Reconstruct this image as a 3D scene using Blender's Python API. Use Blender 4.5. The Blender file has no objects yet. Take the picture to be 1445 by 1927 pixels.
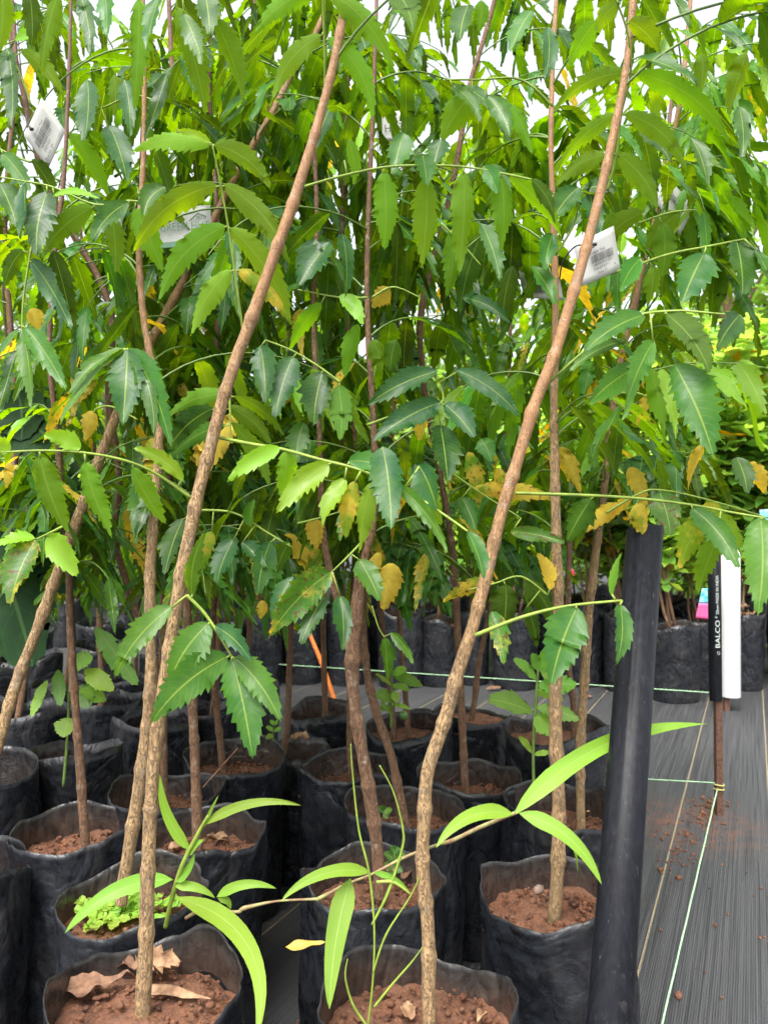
import bpy, bmesh, math, random
from mathutils import Vector, Matrix, noise
R = math.radians
random.seed(7)
scene = bpy.context.scene
col = scene.collection

# ------------------------------------------------------------------ camera
H, F, CX, HY = 0.77, 1400.0, 722.5, 990.0          # camera height, focal length (px), principal x, horizon row
cam_d = bpy.data.cameras.new('camera'); cam = bpy.data.objects.new('camera', cam_d); col.objects.link(cam)
cam.location = (0, 0, H); cam.rotation_euler = (R(90), 0, 0)
cam_d.sensor_fit = 'VERTICAL'; cam_d.sensor_height = 36; cam_d.lens = F / 1927 * 36
cam_d.shift_y = (HY - 963.5) / 1927
cam_d.clip_start = 0.02; cam_d.clip_end = 500
cam_d.dof.use_dof = True; cam_d.dof.focus_distance = 0.95; cam_d.dof.aperture_fstop = 10.0
scene.camera = cam
# ------------------------------------------------------------------ sky, sun, exposure
SUN_EL, SUN_ROT = R(62), R(200)
world = bpy.data.worlds.new('World'); scene.world = world; world.use_nodes = True
wn = world.node_tree.nodes; wl = world.node_tree.links; wn.clear()
sky = wn.new('ShaderNodeTexSky'); sky.sky_type = 'NISHITA'; sky.sun_disc = False
sky.sun_elevation = SUN_EL; sky.sun_rotation = SUN_ROT; sky.air_density = 1.0; sky.dust_density = 6.0; sky.ozone_density = 1.0
hs = wn.new('ShaderNodeHueSaturation'); hs.inputs['Saturation'].default_value = 0.22; hs.inputs['Value'].default_value = 1.25
bg = wn.new('ShaderNodeBackground'); bg.inputs['Strength'].default_value = 0.15
wo = wn.new('ShaderNodeOutputWorld')
wl.new(sky.outputs[0], hs.inputs['Color']); wl.new(hs.outputs[0], bg.inputs['Color']); wl.new(bg.outputs[0], wo.inputs['Surface'])
sun_d = bpy.data.lights.new('sun', 'SUN'); sun_d.energy = 1.3; sun_d.angle = R(25); sun_d.color = (1, 0.96, 0.9)
sun = bpy.data.objects.new('sun', sun_d); col.objects.link(sun)
sdir = Vector((math.sin(SUN_ROT) * math.cos(SUN_EL), math.cos(SUN_ROT) * math.cos(SUN_EL), math.sin(SUN_EL)))
sun.rotation_euler = sdir.to_track_quat('Z', 'Y').to_euler(); sun.location = sdir * 20
scene.view_settings.view_transform = 'Standard'; scene.view_settings.look = 'None'
scene.view_settings.exposure = 1.35; scene.view_settings.gamma = 1
scene.render.engine = 'CYCLES'
scene.cycles.max_bounces = 8; scene.cycles.transmission_bounces = 6; scene.cycles.diffuse_bounces = 4

# ------------------------------------------------------------------ helpers
def P(px, py, d):
    return Vector(((px - CX) / F * d, d, H - (py - HY) / F * d))
def proj(v):
    return (CX + v.x / v.y * F, HY + (H - v.z) / v.y * F)
def gpt(px, py):                                    # point on the ground
    return P(px, py, H * F / (py - HY))
def lerp(a, b, t): return a + (b - a) * t
def rnd(a, b): return random.uniform(a, b)

class MB:
    def __init__(s): s.v = []; s.f = []; s.a = []; s.t = []; s.m = []
    def add(s, vs, fs, a=None, t=(0, 0, 0), mi=0):
        o = len(s.v); s.v += [tuple(x) for x in vs]; s.f += [tuple(i + o for i in f) for f in fs]
        s.a += a if a else [(0, 0, 0)] * len(vs)
        s.t += t if isinstance(t, list) else [t] * len(vs)
        s.m += [mi] * len(fs)
    def build(s, name, mats, parent=None, smooth=True, attrs=True):
        base = parent_world(parent) if parent else Vector((0, 0, 0))
        me = bpy.data.meshes.new(name)
        me.from_pydata([(x[0] - base.x, x[1] - base.y, x[2] - base.z) for x in s.v], [], s.f)
        if not isinstance(mats, (list, tuple)): mats = [mats]
        for m in mats: me.materials.append(m)
        if attrs:
            A = me.attributes.new('lf', 'FLOAT_VECTOR', 'POINT'); A.data.foreach_set('vector', [c for x in s.a for c in x])
            T = me.attributes.new('tint', 'FLOAT_VECTOR', 'POINT'); T.data.foreach_set('vector', [c for x in s.t for c in x])
        me.polygons.foreach_set('use_smooth', [smooth] * len(me.polygons))
        me.polygons.foreach_set('material_index', s.m)
        me.update()
        o = bpy.data.objects.new(name, me); col.objects.link(o)
        if parent: o.parent = parent
        return o
def parent_world(o):
    v = Vector((0, 0, 0))
    while o: v = v + o.location; o = o.parent
    return v
def tag(o, label=None, cat=None, group=None, kind=None):
    if label: o['label'] = label
    if cat: o['category'] = cat
    if group: o['group'] = group
    if kind: o['kind'] = kind
    return o
def empty(name, loc):
    o = bpy.data.objects.new(name, None); o.empty_display_size = 0.05; col.objects.link(o); o.location = loc
    return o
def kids(o): return [c for c in o.children]
def copy_tree(o, parent=None):
    c = o.copy(); col.objects.link(c); c.parent = parent
    for ch in kids(o): copy_tree(ch, c)
    return c

def catmull(pts, n):
    """pts: list of (Vector, r). returns resampled list"""
    out = []; m = len(pts)
    for i in range(m - 1):
        p0, p1, p2, p3 = pts[max(i - 1, 0)], pts[i], pts[i + 1], pts[min(i + 2, m - 1)]
        for k in range(n):
            t = k / n; t2 = t * t; t3 = t2 * t
            q = 0.5 * ((2 * p1[0]) + (p2[0] - p0[0]) * t + (2 * p0[0] - 5 * p1[0] + 4 * p2[0] - p3[0]) * t2 + (3 * p1[0] - p0[0] - 3 * p2[0] + p3[0]) * t3)
            out.append((q, lerp(p1[1], p2[1], t)))
    out.append(pts[-1]); return out
def tube(mb, pts, sides=8, rough=0.0, seed=0, t=(0, 0, 0), cap=True, nodes=None, mi=0):
    """pts list of (Vector, radius)"""
    n = len(pts); vs = []; fs = []; at = []
    N = None; L = 0
    for i, (p, r) in enumerate(pts):
        T = (pts[min(i + 1, n - 1)][0] - pts[max(i - 1, 0)][0]).normalized()
        if N is None: N = T.cross(Vector((0.3, 1, 0.1))).normalized()
        N = (N - T * N.dot(T)).normalized(); B = T.cross(N)
        if i: L += (p - pts[i - 1][0]).length
        rr = r
        if nodes:
            for q in nodes:
                rr *= 1 + 0.22 * math.exp(-((L - q) / (r * 0.8)) ** 2)
        for k in range(sides):
            a = 2 * math.pi * k / sides
            d = N * math.cos(a) + B * math.sin(a)
            s = rr
            if rough:
                pp = p + d * r
                s = rr * (1 + rough * noise.noise(Vector((pp.x * 90 + seed, pp.y * 90, pp.z * 22))) + rough * 0.8 * noise.noise(Vector((pp.x * 30, pp.y * 30 + seed, pp.z * 14))))
            vs.append(p + d * s); at.append((k / sides, L, seed % 1))
    for i in range(n - 1):
        for k in range(sides):
            a = i * sides + k; b = i * sides + (k + 1) % sides
            fs.append((a, b, b + sides, a + sides))
    if cap:
        fs.append(tuple(range(sides))[::-1]); fs.append(tuple((n - 1) * sides + k for k in range(sides)))
    mb.add(vs, fs, at, t, mi)

def bez(a, c, b, t): return a * (1 - t) ** 2 + c * (2 * t * (1 - t)) + b * t * t
def leaflet(mb, base, tip, N, width, bow=Vector((0, 0, 0)), teeth=9, depth=0.22, tint=(0, 0, 0), lod=0, fold=0.25, wave=0.06, shape=0, asym=0.12, mi=0):
    """serrated leaf blade; N = upper side. attribute lf = (u, v, seed)"""
    L = (tip - base).length
    c = (base + tip) * 0.5 + bow
    seed = random.random(); ph = rnd(0, 6.3); wf = rnd(7, 12); tw = rnd(-0.7, 0.7) if shape == 0 else rnd(-.2, .2); jit = [rnd(-.22, .22) for _ in range(16)]; jit2 = [rnd(.6, 1.3) for _ in range(60)]
    ts = []
    if teeth and lod < 2:
        ts.append((0.0, 0)); dt = 0.9 / teeth
        for k in range(teeth):
            ts.append((0.05 + (k + jit[k]) * dt if k else 0.05, 0)); ts.append((0.05 + (k + 0.72 + jit[k] * .5) * dt, 1))
        ts.append((0.965, 0)); ts.append((1.0, 0))
    else:
        m = 6 if lod >= 2 else 14
        ts = [(k / m, -1) for k in range(m + 1)]
    us = (-1, -0.5, 0, 0.5, 1) if lod == 0 else (-1, 0, 1)
    vs = []; at = []; fs = []
    for i, (t, kind) in enumerate(ts):
        p = bez(base, c, tip, t)
        T = (bez(base, c, tip, min(t + 0.02, 1)) - bez(base, c, tip, max(t - 0.02, 0))).normalized()
        S = T.cross(N); S.normalize(); NN = S.cross(T)
        if tw: ct_, st_ = math.cos(tw * t), math.sin(tw * t); S, NN = S * ct_ + NN * st_, NN * ct_ - S * st_
        if shape == 0: w = 2.95 * t ** 0.6 * (1 - t) ** 1.05 if 0 < t < 1 else 0.0
        elif shape == 1: w = 1.02 * math.sin(math.pi * t ** 0.9) ** 0.7 if 0 < t < 1 else 0.0     # elliptic
        else: w = min(1, (t / 0.18) ** 0.7) * (1 - t ** 2.2) ** 0.75 if 0 < t < 1 else 0.0      # grass blade
        w *= width * 0.5
        for u in us:
            ww = w * (1 + (asym if u > 0 else -asym)); au = abs(u)
            fw = 0
            if kind == 0 and au == 1: ww *= 1 - depth * jit2[(i * 2 + (u > 0)) % 60]
            if kind == 1 and au == 1: ww *= 1 + 0.10 * math.sin(i * 2.3 + seed * 20); fw = 0.35 * 0.9 / max(teeth, 1) * L
            q = p + S * (ww * u) + T * fw + NN * (w * fold * au * au - w * 0.05) + NN * (L * wave * au * math.sin(t * wf + ph + (1.3 if u > 0 else 0)) * min(1, 4 * t))
            vs.append(q); at.append((u, t, seed))
    k = len(us)
    for i in range(len(ts) - 1):
        for j in range(k - 1):
            a = i * k + j
            fs.append((a, a + 1, a + k + 1, a + k))
    # winding so that the normal follows N
    if vs:
        i = (len(ts) // 2) * k + k // 2
        n_ = (Vector(vs[i + 1]) - Vector(vs[i])).cross(Vector(vs[i + k]) - Vector(vs[i]))
        if n_.dot(N) < 0: fs = [f[::-1] for f in fs]
    mb.add(vs, fs, at, tint, mi)

# ------------------------------------------------------------------ materials
class NT:
    def __init__(s, name):
        s.m = bpy.data.materials.new(name); s.m.use_nodes = True; s.t = s.m.node_tree; s.t.nodes.clear()
        s.out = s.t.nodes.new('ShaderNodeOutputMaterial')
    def n(s, ty, **kw):
        nd = s.t.nodes.new(ty)
        for k, v in kw.items():
            if k.startswith('_'): setattr(nd, k[1:], v)
            else: s.set(nd, k, v)
        return nd
    def set(s, nd, k, v):
        k = k.replace('__', ' ')
        inp = nd.inputs[int(k[1:])] if k[0] == 'i' and k[1:].isdigit() else nd.inputs[k]
        if isinstance(v, bpy.types.NodeSocket): s.t.links.new(v, inp)
        elif isinstance(v, bpy.types.Node): s.t.links.new(v.outputs[0], inp)
        else: inp.default_value = v
    def math(s, op, a, b=0.0, c=0.0, clamp=False):
        nd = s.n('ShaderNodeMath', _operation=op, _use_clamp=clamp, i0=a, i1=b, i2=c); return nd.outputs[0]
    def mix(s, fac, a, b, mode='MIX'):
        nd = s.n('ShaderNodeMix', _data_type='RGBA', _blend_type=mode)
        s.set(nd, 'i0', fac); s.set(nd, 'i6', a); s.set(nd, 'i7', b); return nd.outputs[2]
    def ramp(s, v, a, b, c=0.0, d=1.0):
        nd = s.n('ShaderNodeMapRange', _interpolation_type='SMOOTHSTEP', i0=v, i1=a, i2=b, i3=c, i4=d); return nd.outputs[0]
    def noise(s, vec, scale, detail=4, rough=0.55, dist=0.0):
        nd = s.n('ShaderNodeTexNoise', Vector=vec, Scale=scale, Detail=detail, Roughness=rough, Distortion=dist); return nd.outputs[0]
    def done(s, sh):
        s.t.links.new(sh, s.out.inputs['Surface']); return s.m
def C4(r, g, b): return (r, g, b, 1)

def leaf_material(name, dark, mid, lime, under, yellow=(0.62, 0.36, 0.015), trans=0.46, rough=0.42, veins=13, coat=0.10, veinc=(0.25, 0.36, 0.06), tsat=1.0, spec=0.30):
    b = NT(name)
    lf = b.n('ShaderNodeAttribute', _attribute_name='lf'); tn = b.n('ShaderNodeAttribute', _attribute_name='tint')
    s1 = b.n('ShaderNodeSeparateXYZ', i0=lf.outputs['Vector']); s2 = b.n('ShaderNodeSeparateXYZ', i0=tn.outputs['Vector'])
    u, v, sd = s1.outputs; lim, yel, spot = s2.outputs
    geo = b.n('ShaderNodeNewGeometry'); pos = geo.outputs['Position']; back = geo.outputs['Backfacing']
    au = b.math('ABSOLUTE', u)
    nz = b.noise(pos, 45, 4, 0.6); nz2 = b.noise(pos, 160, 3, 0.6)
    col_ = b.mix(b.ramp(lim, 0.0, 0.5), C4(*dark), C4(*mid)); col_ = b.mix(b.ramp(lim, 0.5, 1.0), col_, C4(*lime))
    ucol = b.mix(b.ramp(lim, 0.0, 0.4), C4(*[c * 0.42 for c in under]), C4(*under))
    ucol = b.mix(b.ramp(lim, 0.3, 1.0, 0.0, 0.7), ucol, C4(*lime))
    col_ = b.mix(back, col_, ucol)
    # tone differences from leaf to leaf and inside one blade
    h = b.n('ShaderNodeHueSaturation', Hue=b.math('MULTIPLY_ADD', sd, 0.035, 0.484), Saturation=0.98, Value=b.math('MULTIPLY_ADD', sd, 0.45, 0.78), Color=col_)
    col_ = b.mix(b.ramp(nz, 0.3, 0.75, 0.0, 0.30), h.outputs[0], b.mix(0.5, h.outputs[0], C4(*lime)))
    # yellowing in patches
    ym = b.ramp(b.math('ADD', nz, b.math('MULTIPLY_ADD', yel, 1.35, -0.62)), 0.36, 0.62)
    ycol = b.mix(b.ramp(nz2, 0.35, 0.7), C4(*yellow), C4(yellow[0] * 0.85, yellow[1] * 0.82, yellow[2]))
    col_ = b.mix(ym, col_, ycol)
    # brown spots
    bs = b.ramp(b.math('ADD', nz2, b.math('MULTIPLY', spot, 0.25)), 0.74, 0.82)
    col_ = b.mix(b.math('MULTIPLY', bs, b.ramp(spot, 0.0, 0.5)), col_, C4(0.12, 0.055, 0.02))
    # midrib and side veins
    mr = b.ramp(b.math('MULTIPLY', au, b.math('MULTIPLY_ADD', v, -0.6, 1.2)), 0.015, 0.055, 1.0, 0.0)
    ph = b.math('FRACT', b.math('SUBTRACT', b.math('MULTIPLY', v, float(veins)), b.math('MULTIPLY', b.math('POWER', au, 1.2), 2.1)))
    sv = b.ramp(b.math('ABSOLUTE', b.math('SUBTRACT', ph, 0.5)), 0.0, 0.085, 1.0, 0.0)
    if not veins: sv = b.ramp(b.math('ABSOLUTE', b.math('SUBTRACT', b.math('FRACT', b.math('MULTIPLY', u, 5.5)), 0.5)), 0.0, 0.3, 1.0, 0.0)
    vm = b.math('MAXIMUM', b.math('MULTIPLY', mr, b.math('MULTIPLY_ADD', back, -0.3, 0.85)), b.math('MULTIPLY', sv, 0.15))
    col2 = b.mix(vm, col_, b.mix(ym, C4(*veinc), C4(0.6, 0.5, 0.12)))
    hgt = b.math('ADD', b.math('MULTIPLY', b.math('SUBTRACT', 1.0, sv), 0.5), b.math('MULTIPLY', nz2, 0.5))
    bump = b.n('ShaderNodeBump', Strength=0.35, Distance=0.0012, Height=hgt)
    gl = b.math('MULTIPLY_ADD', nz, 0.35, rough - 0.2)
    rg = b.mix(back, gl, C4(0.7, 0.7, 0.7))
    pr = b.n('ShaderNodeBsdfPrincipled', Base__Color=col2, Roughness=rg, Normal=bump.outputs[0])
    pr.inputs['Coat Roughness'].default_value = 0.28; pr.inputs['Specular IOR Level'].default_value = spec
    b.set(pr, 'Coat Weight', b.math('MULTIPLY', b.math('SUBTRACT', 1.0, back), coat))
    th = b.n('ShaderNodeHueSaturation', Hue=0.478, Saturation=1.10 * tsat, Value=2.2, Color=col2)
    tr = b.n('ShaderNodeBsdfTranslucent', Color=th.outputs[0])
    ms = b.n('ShaderNodeMixShader', i0=trans); b.set(ms, 'i1', pr.outputs[0]); b.set(ms, 'i2', tr.outputs[0])
    return b.done(ms.outputs[0])
M = {}
BAGS = []
M['neem'] = leaf_material('neem_leaf', (0.016, 0.078, 0.019), (0.050, 0.165, 0.016), (0.21, 0.40, 0.020), (0.066, 0.155, 0.010), yellow=(0.62, 0.48, 0.06))
M['guava'] = leaf_material('shrub_leaf', (0.05, 0.13, 0.03), (0.12, 0.28, 0.04), (0.30, 0.48, 0.06), (0.16, 0.28, 0.08), veins=9, rough=0.45)
M['blade'] = leaf_material('grass_blade', (0.085, 0.19, 0.014), (0.12, 0.25, 0.016), (0.20, 0.34, 0.022), (0.12, 0.24, 0.02), veins=0, rough=0.5, coat=0.1, trans=0.30, veinc=(0.26, 0.40, 0.09))
M['broad'] = leaf_material('broad_leaf', (0.006, 0.026, 0.008), (0.012, 0.045, 0.012), (0.05, 0.12, 0.02), (0.015, 0.04, 0.01), veins=6, trans=0.08, coat=0.0, rough=0.6, spec=0.12, veinc=(0.05, 0.11, 0.03))
M['far_leaf'] = leaf_material('tree_leaf', (0.035, 0.09, 0.025), (0.08, 0.2, 0.035), (0.2, 0.36, 0.05), (0.09, 0.18, 0.04), veins=5, rough=0.5)

def bark(name, low, high, crack):
    b = NT(name)
    geo = b.n('ShaderNodeNewGeometry'); pos = geo.outputs['Position']
    tn = b.n('ShaderNodeAttribute', _attribute_name='tint'); s2 = b.n('ShaderNodeSeparateXYZ', i0=tn.outputs['Vector'])
    smooth = s2.outputs[0]; shade = s2.outputs[1]
    mp = b.n('ShaderNodeMapping', Vector=pos, Scale=(1, 1, 0.26)); mp2 = b.n('ShaderNodeMapping', Vector=pos, Scale=(1, 1, 0.8))
    n1 = b.noise(mp.outputs[0], 420, 5, 0.65, 0.6); n2 = b.noise(pos, 40, 3, 0.5)
    mp3 = b.n('ShaderNodeMapping', Vector=pos, Scale=(1, 1, 0.38)); rn = b.noise(mp3.outputs[0], 210, 4, 0.62, 1.4)
    ck = b.ramp(b.math('ABSOLUTE', b.math('SUBTRACT', rn, 0.5)), 0.0, 0.045, 1.0, 0.0)
    len_ = b.n('ShaderNodeTexVoronoi', Vector=mp2.outputs[0], Scale=330.0); lt = b.ramp(len_.outputs[0], 0.12, 0.30, 1.0, 0.0)
    lo = b.mix(b.ramp(n1, 0.32, 0.68), C4(*[c * 0.72 for c in low]), C4(*[min(1, c * 1.35) for c in low]))
    lo = b.mix(b.math('MULTIPLY', ck, 0.7), lo, C4(*crack))
    hi = b.mix(b.ramp(n1, 0.3, 0.7), C4(*[c * 0.82 for c in high]), C4(*[c * 1.15 for c in high]))
    hi = b.mix(b.math('MULTIPLY', lt, 0.45), hi, C4(high[0] * 1.7, high[1] * 1.75, high[2] * 1.8))
    c_ = b.mix(smooth, lo, hi)
    c_ = b.mix(b.ramp(n2, 0.35, 0.7, 0.0, 0.35), c_, b.mix(0.6, c_, C4(0.10, 0.075, 0.05)))
    n6 = b.noise(pos, 70, 4, 0.6); c_ = b.mix(b.ramp(n6, 0.58, 0.68, 0.0, 0.4), c_, C4(0.36, 0.31, 0.24))
    moss = s2.outputs[2]
    c_ = b.mix(b.math('MULTIPLY', moss, b.ramp(n1, 0.35, 0.6)), c_, C4(0.08, 0.11, 0.02))
    hh = b.math('ADD', b.math('MULTIPLY', b.math('SUBTRACT', n1, b.math('MULTIPLY', ck, 0.8)), b.math('SUBTRACT', 1.0, b.math('MULTIPLY', smooth, 0.75))), b.math('MULTIPLY', lt, b.math('MULTIPLY', smooth, 0.35)))
    bump = b.n('ShaderNodeBump', Strength=0.9, Distance=0.0016, Height=hh)
    pr = b.n('ShaderNodeBsdfPrincipled', Base__Color=c_, Roughness=b.math('MULTIPLY_ADD', smooth, -0.25, 0.85), Normal=bump.outputs[0])
    return b.done(pr.outputs[0])
M['bark'] = bark('neem_bark', (0.35, 0.225, 0.108), (0.33, 0.170, 0.072), (0.10, 0.058, 0.032))
M['bark_red'] = bark('neem_bark_reddish', (0.20, 0.105, 0.055), (0.15, 0.065, 0.036), (0.055, 0.03, 0.02))

def simple(name, c, rough=0.5, var=0.0, scale=30, c2=None, trans=0.0, spec=0.5, bump=0.0):
    b = NT(name); geo = b.n('ShaderNodeNewGeometry')
    n1 = b.noise(geo.outputs['Position'], scale, 5, 0.6)
    cc = b.mix(b.ramp(n1, 0.35, 0.65, 0, 1), C4(*c), C4(*(c2 or [x * (1 - var) for x in c])))
    pr = b.n('ShaderNodeBsdfPrincipled', Base__Color=cc, Roughness=rough); pr.inputs['Specular IOR Level'].default_value = spec
    if bump:
        bp = b.n('ShaderNodeBump', Strength=0.8, Distance=bump, Height=n1); b.set(pr, 'Normal', bp.outputs[0])
    if trans:
        tr = b.n('ShaderNodeBsdfTranslucent', Color=cc); ms = b.n('ShaderNodeMixShader', i0=trans)
        b.set(ms, 'i1', pr.outputs[0]); b.set(ms, 'i2', tr.outputs[0]); return b.done(ms.outputs[0])
    return b.done(pr.outputs[0])
M['petiole'] = simple('green_petiole', (0.30, 0.42, 0.06), 0.5, 0.3, 60, trans=0.2)
M['petiole_dark'] = simple('dark_petiole', (0.12, 0.20, 0.035), 0.5, 0.3, 60)
M['runner'] = simple('runner_stem', (0.30, 0.30, 0.12), 0.6, 0.0, 90, (0.24, 0.13, 0.08))
M['dry'] = simple('dry_leaf', (0.24, 0.13, 0.075), 0.8, 0, 90, (0.12, 0.06, 0.035), 0.1, bump=0.002)
M['dry_pale'] = simple('pale_dry_leaf', (0.40, 0.25, 0.14), 0.8, 0, 90, (0.20, 0.105, 0.055), 0.1, bump=0.002)
M['yellow_leaf'] = simple('fallen_yellow_leaf', (0.62, 0.42, 0.08), 0.6, 0.3, 60, trans=0.2)
M['string'] = simple('green_string', (0.30, 0.62, 0.38), 0.6, 0.25, 200, (0.52, 0.72, 0.40))
M['tie'] = simple('yellow_tie', (0.6, 0.62, 0.2), 0.6, 0.2, 200)
M['paper'] = simple('white_tag_paper', (0.45, 0.45, 0.43), 0.55, 0.06, 30, trans=0.12)
M['ink'] = simple('black_ink', (0.02, 0.02, 0.02), 0.6)
M['green_ink'] = simple('green_ink', (0.10, 0.20, 0.13), 0.6)
M['white_ink'] = simple('white_ink', (0.70, 0.78, 0.72), 0.5)
M['rust'] = simple('rusty_iron', (0.075, 0.035, 0.022), 0.7, 0.0, 160, (0.16, 0.075, 0.045), bump=0.001)
M['white_pipe'] = simple('white_pvc', (0.55, 0.56, 0.57), 0.4, 0.06, 25)
M['orange'] = simple('orange_plastic', (0.70, 0.17, 0.03), 0.45, 0.15, 40)
M['pink'] = simple('pink_label', (0.75, 0.10, 0.28), 0.5, 0.1, 40)
M['cyan'] = simple('cyan_label', (0.03, 0.35, 0.45), 0.5, 0.0, 60, (0.3, 0.65, 0.7))
M['red'] = simple('red_label', (0.65, 0.03, 0.05), 0.5, 0.2, 60)
M['stone'] = simple('stone', (0.22, 0.15, 0.11), 0.85, 0.3, 60, bump=0.002)
M['fruit'] = simple('green_fruit', (0.10, 0.22, 0.05), 0.45, 0.25, 70)

def soil_mat():
    b = NT('red_soil'); geo = b.n('ShaderNodeNewGeometry'); p = geo.outputs['Position']
    n1 = b.noise(p, 60, 8, 0.7); n2 = b.noise(p, 320, 5, 0.7); n3 = b.noise(p, 14, 3, 0.5)
    c = b.mix(b.ramp(n2, 0.3, 0.7), C4(0.11, 0.040, 0.019), C4(0.29, 0.12, 0.058))
    c = b.mix(b.ramp(n1, 0.48, 0.66, 0, 0.8), c, C4(0.05, 0.02, 0.013))
    c = b.mix(b.ramp(n3, 0.4, 0.65, 0, 0.35), c, C4(0.27, 0.13, 0.075))
    n5 = b.noise(p, 26, 4, 0.6, 0.5); c = b.mix(b.ramp(n5, 0.5, 0.62, 0, 0.6), c, C4(0.27, 0.13, 0.075)); c = b.mix(b.ramp(n5, 0.30, 0.42, 0.65, 0), c, C4(0.045, 0.018, 0.012))
    hgt = b.math('ADD', b.math('MULTIPLY', n1, 1.2), n2)
    bp = b.n('ShaderNodeBump', Strength=1.0, Distance=0.005, Height=hgt)
    pr = b.n('ShaderNodeBsdfPrincipled', Base__Color=c, Roughness=0.9, Normal=bp.outputs[0]); return b.done(pr.outputs[0])
M['soil'] = soil_mat()

def bag_mat():
    b = NT('black_polybag'); geo = b.n('ShaderNodeNewGeometry'); p = geo.outputs['Position']
    lf = b.n('ShaderNodeAttribute', _attribute_name='lf'); s = b.n('ShaderNodeSeparateXYZ', i0=lf.outputs['Vector'])
    inside, hh, sd = s.outputs
    off = b.n('ShaderNodeCombineXYZ', i0=b.math('MULTIPLY', sd, 7.0), i1=sd, i2=sd)
    pp = b.n('ShaderNodeVectorMath', _operation='ADD', i0=p); b.set(pp, 'i1', off.outputs[0]); pp = pp.outputs[0]
    n1 = b.noise(pp, 9, 6, 0.6, 0.8); n2 = b.noise(pp, 420, 4, 0.7); n3 = b.noise(pp, 35, 5, 0.65, 1.2)
    st = b.n('ShaderNodeMapping', Vector=pp, Scale=(1, 1, 0.22)); n4 = b.noise(st.outputs[0], 130, 5, 0.65)
    base = b.mix(b.ramp(n3, 0.35, 0.7), C4(0.008, 0.009, 0.012), C4(0.018, 0.021, 0.027))
    dust = b.math('MULTIPLY', b.ramp(n1, 0.4, 0.7), b.ramp(n4, 0.3, 0.75))
    base = b.mix(b.math('MULTIPLY', dust, 0.3), base, C4(0.085, 0.07, 0.058))
    # soil splashes: specks, thicker on the inner wall
    sp = b.ramp(b.math('ADD', n2, b.math('MULTIPLY', inside, 0.02)), 0.70, 0.75)
    sp = b.math('MULTIPLY', sp, b.ramp(n1, 0.35, 0.6))
    base = b.mix(b.math('MULTIPLY', sp, 0.8), base, C4(0.38, 0.19, 0.12))
    mud = b.math('MULTIPLY', inside, b.ramp(b.math('ADD', b.math('MULTIPLY', n3, 0.55), b.math('MULTIPLY', n4, 0.45)), 0.38, 0.62, 0.25, 0.8))
    base = b.mix(mud, base, b.mix(b.ramp(hh, 0.88, 1.0), C4(0.085, 0.056, 0.040), C4(0.062, 0.057, 0.053)))
    hgt = b.math('ADD', n1, b.math('MULTIPLY', n3, 0.13))
    bp = b.n('ShaderNodeBump', Strength=0.8, Distance=0.010, Height=hgt)
    mu = b.n('ShaderNodeMapping', Vector=pp, Scale=(1, 1, 0.8)); mg = b.noise(mu.outputs[0], 11, 2, 0.45, 1.2)
    rid = b.math('ABSOLUTE', b.math('SUBTRACT', mg, 0.5))
    wn_ = b.n('ShaderNodeTexNoise', Vector=pp, Scale=7.0, Detail=2.0); wv_ = b.n('ShaderNodeVectorMath', _operation='MULTIPLY_ADD', i0=wn_.outputs['Color'], i1=(0.09, 0.09, 0.09)); b.set(wv_, 'i2', pp)
    wm_ = b.n('ShaderNodeMapping', Vector=wv_.outputs[0], Scale=(1, 1, 0.55)); cr = b.n('ShaderNodeTexVoronoi', _feature='DISTANCE_TO_EDGE', Vector=wm_.outputs[0], Scale=17.0)
    bp0 = b.n('ShaderNodeBump', Strength=0.55, Distance=0.012, Height=b.math('MINIMUM', cr.outputs[0], 0.22), Normal=bp.outputs[0]); bp = bp0
    bp2 = b.n('ShaderNodeBump', Strength=0.5, Distance=0.003, Height=b.ramp(rid, 0.0, 0.12), Normal=bp.outputs[0])
    rr = b.math('ADD', b.math('MULTIPLY', dust, 0.3), b.math('MULTIPLY_ADD', n3, 0.35, 0.10))
    pr = b.n('ShaderNodeBsdfPrincipled', Base__Color=base, Roughness=rr, Normal=bp2.outputs[0]); pr.inputs['Specular IOR Level'].default_value = 0.42
    tr = b.n('ShaderNodeBsdfTranslucent', Color=C4(0.20, 0.18, 0.16)); ms = b.n('ShaderNodeMixShader', i0=b.ramp(hh, 0.90, 1.0, 0.0, 0.22))
    b.set(ms, 'i1', pr.outputs[0]); b.set(ms, 'i2', tr.outputs[0]); return b.done(ms.outputs[0])
M['bag'] = bag_mat()

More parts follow.
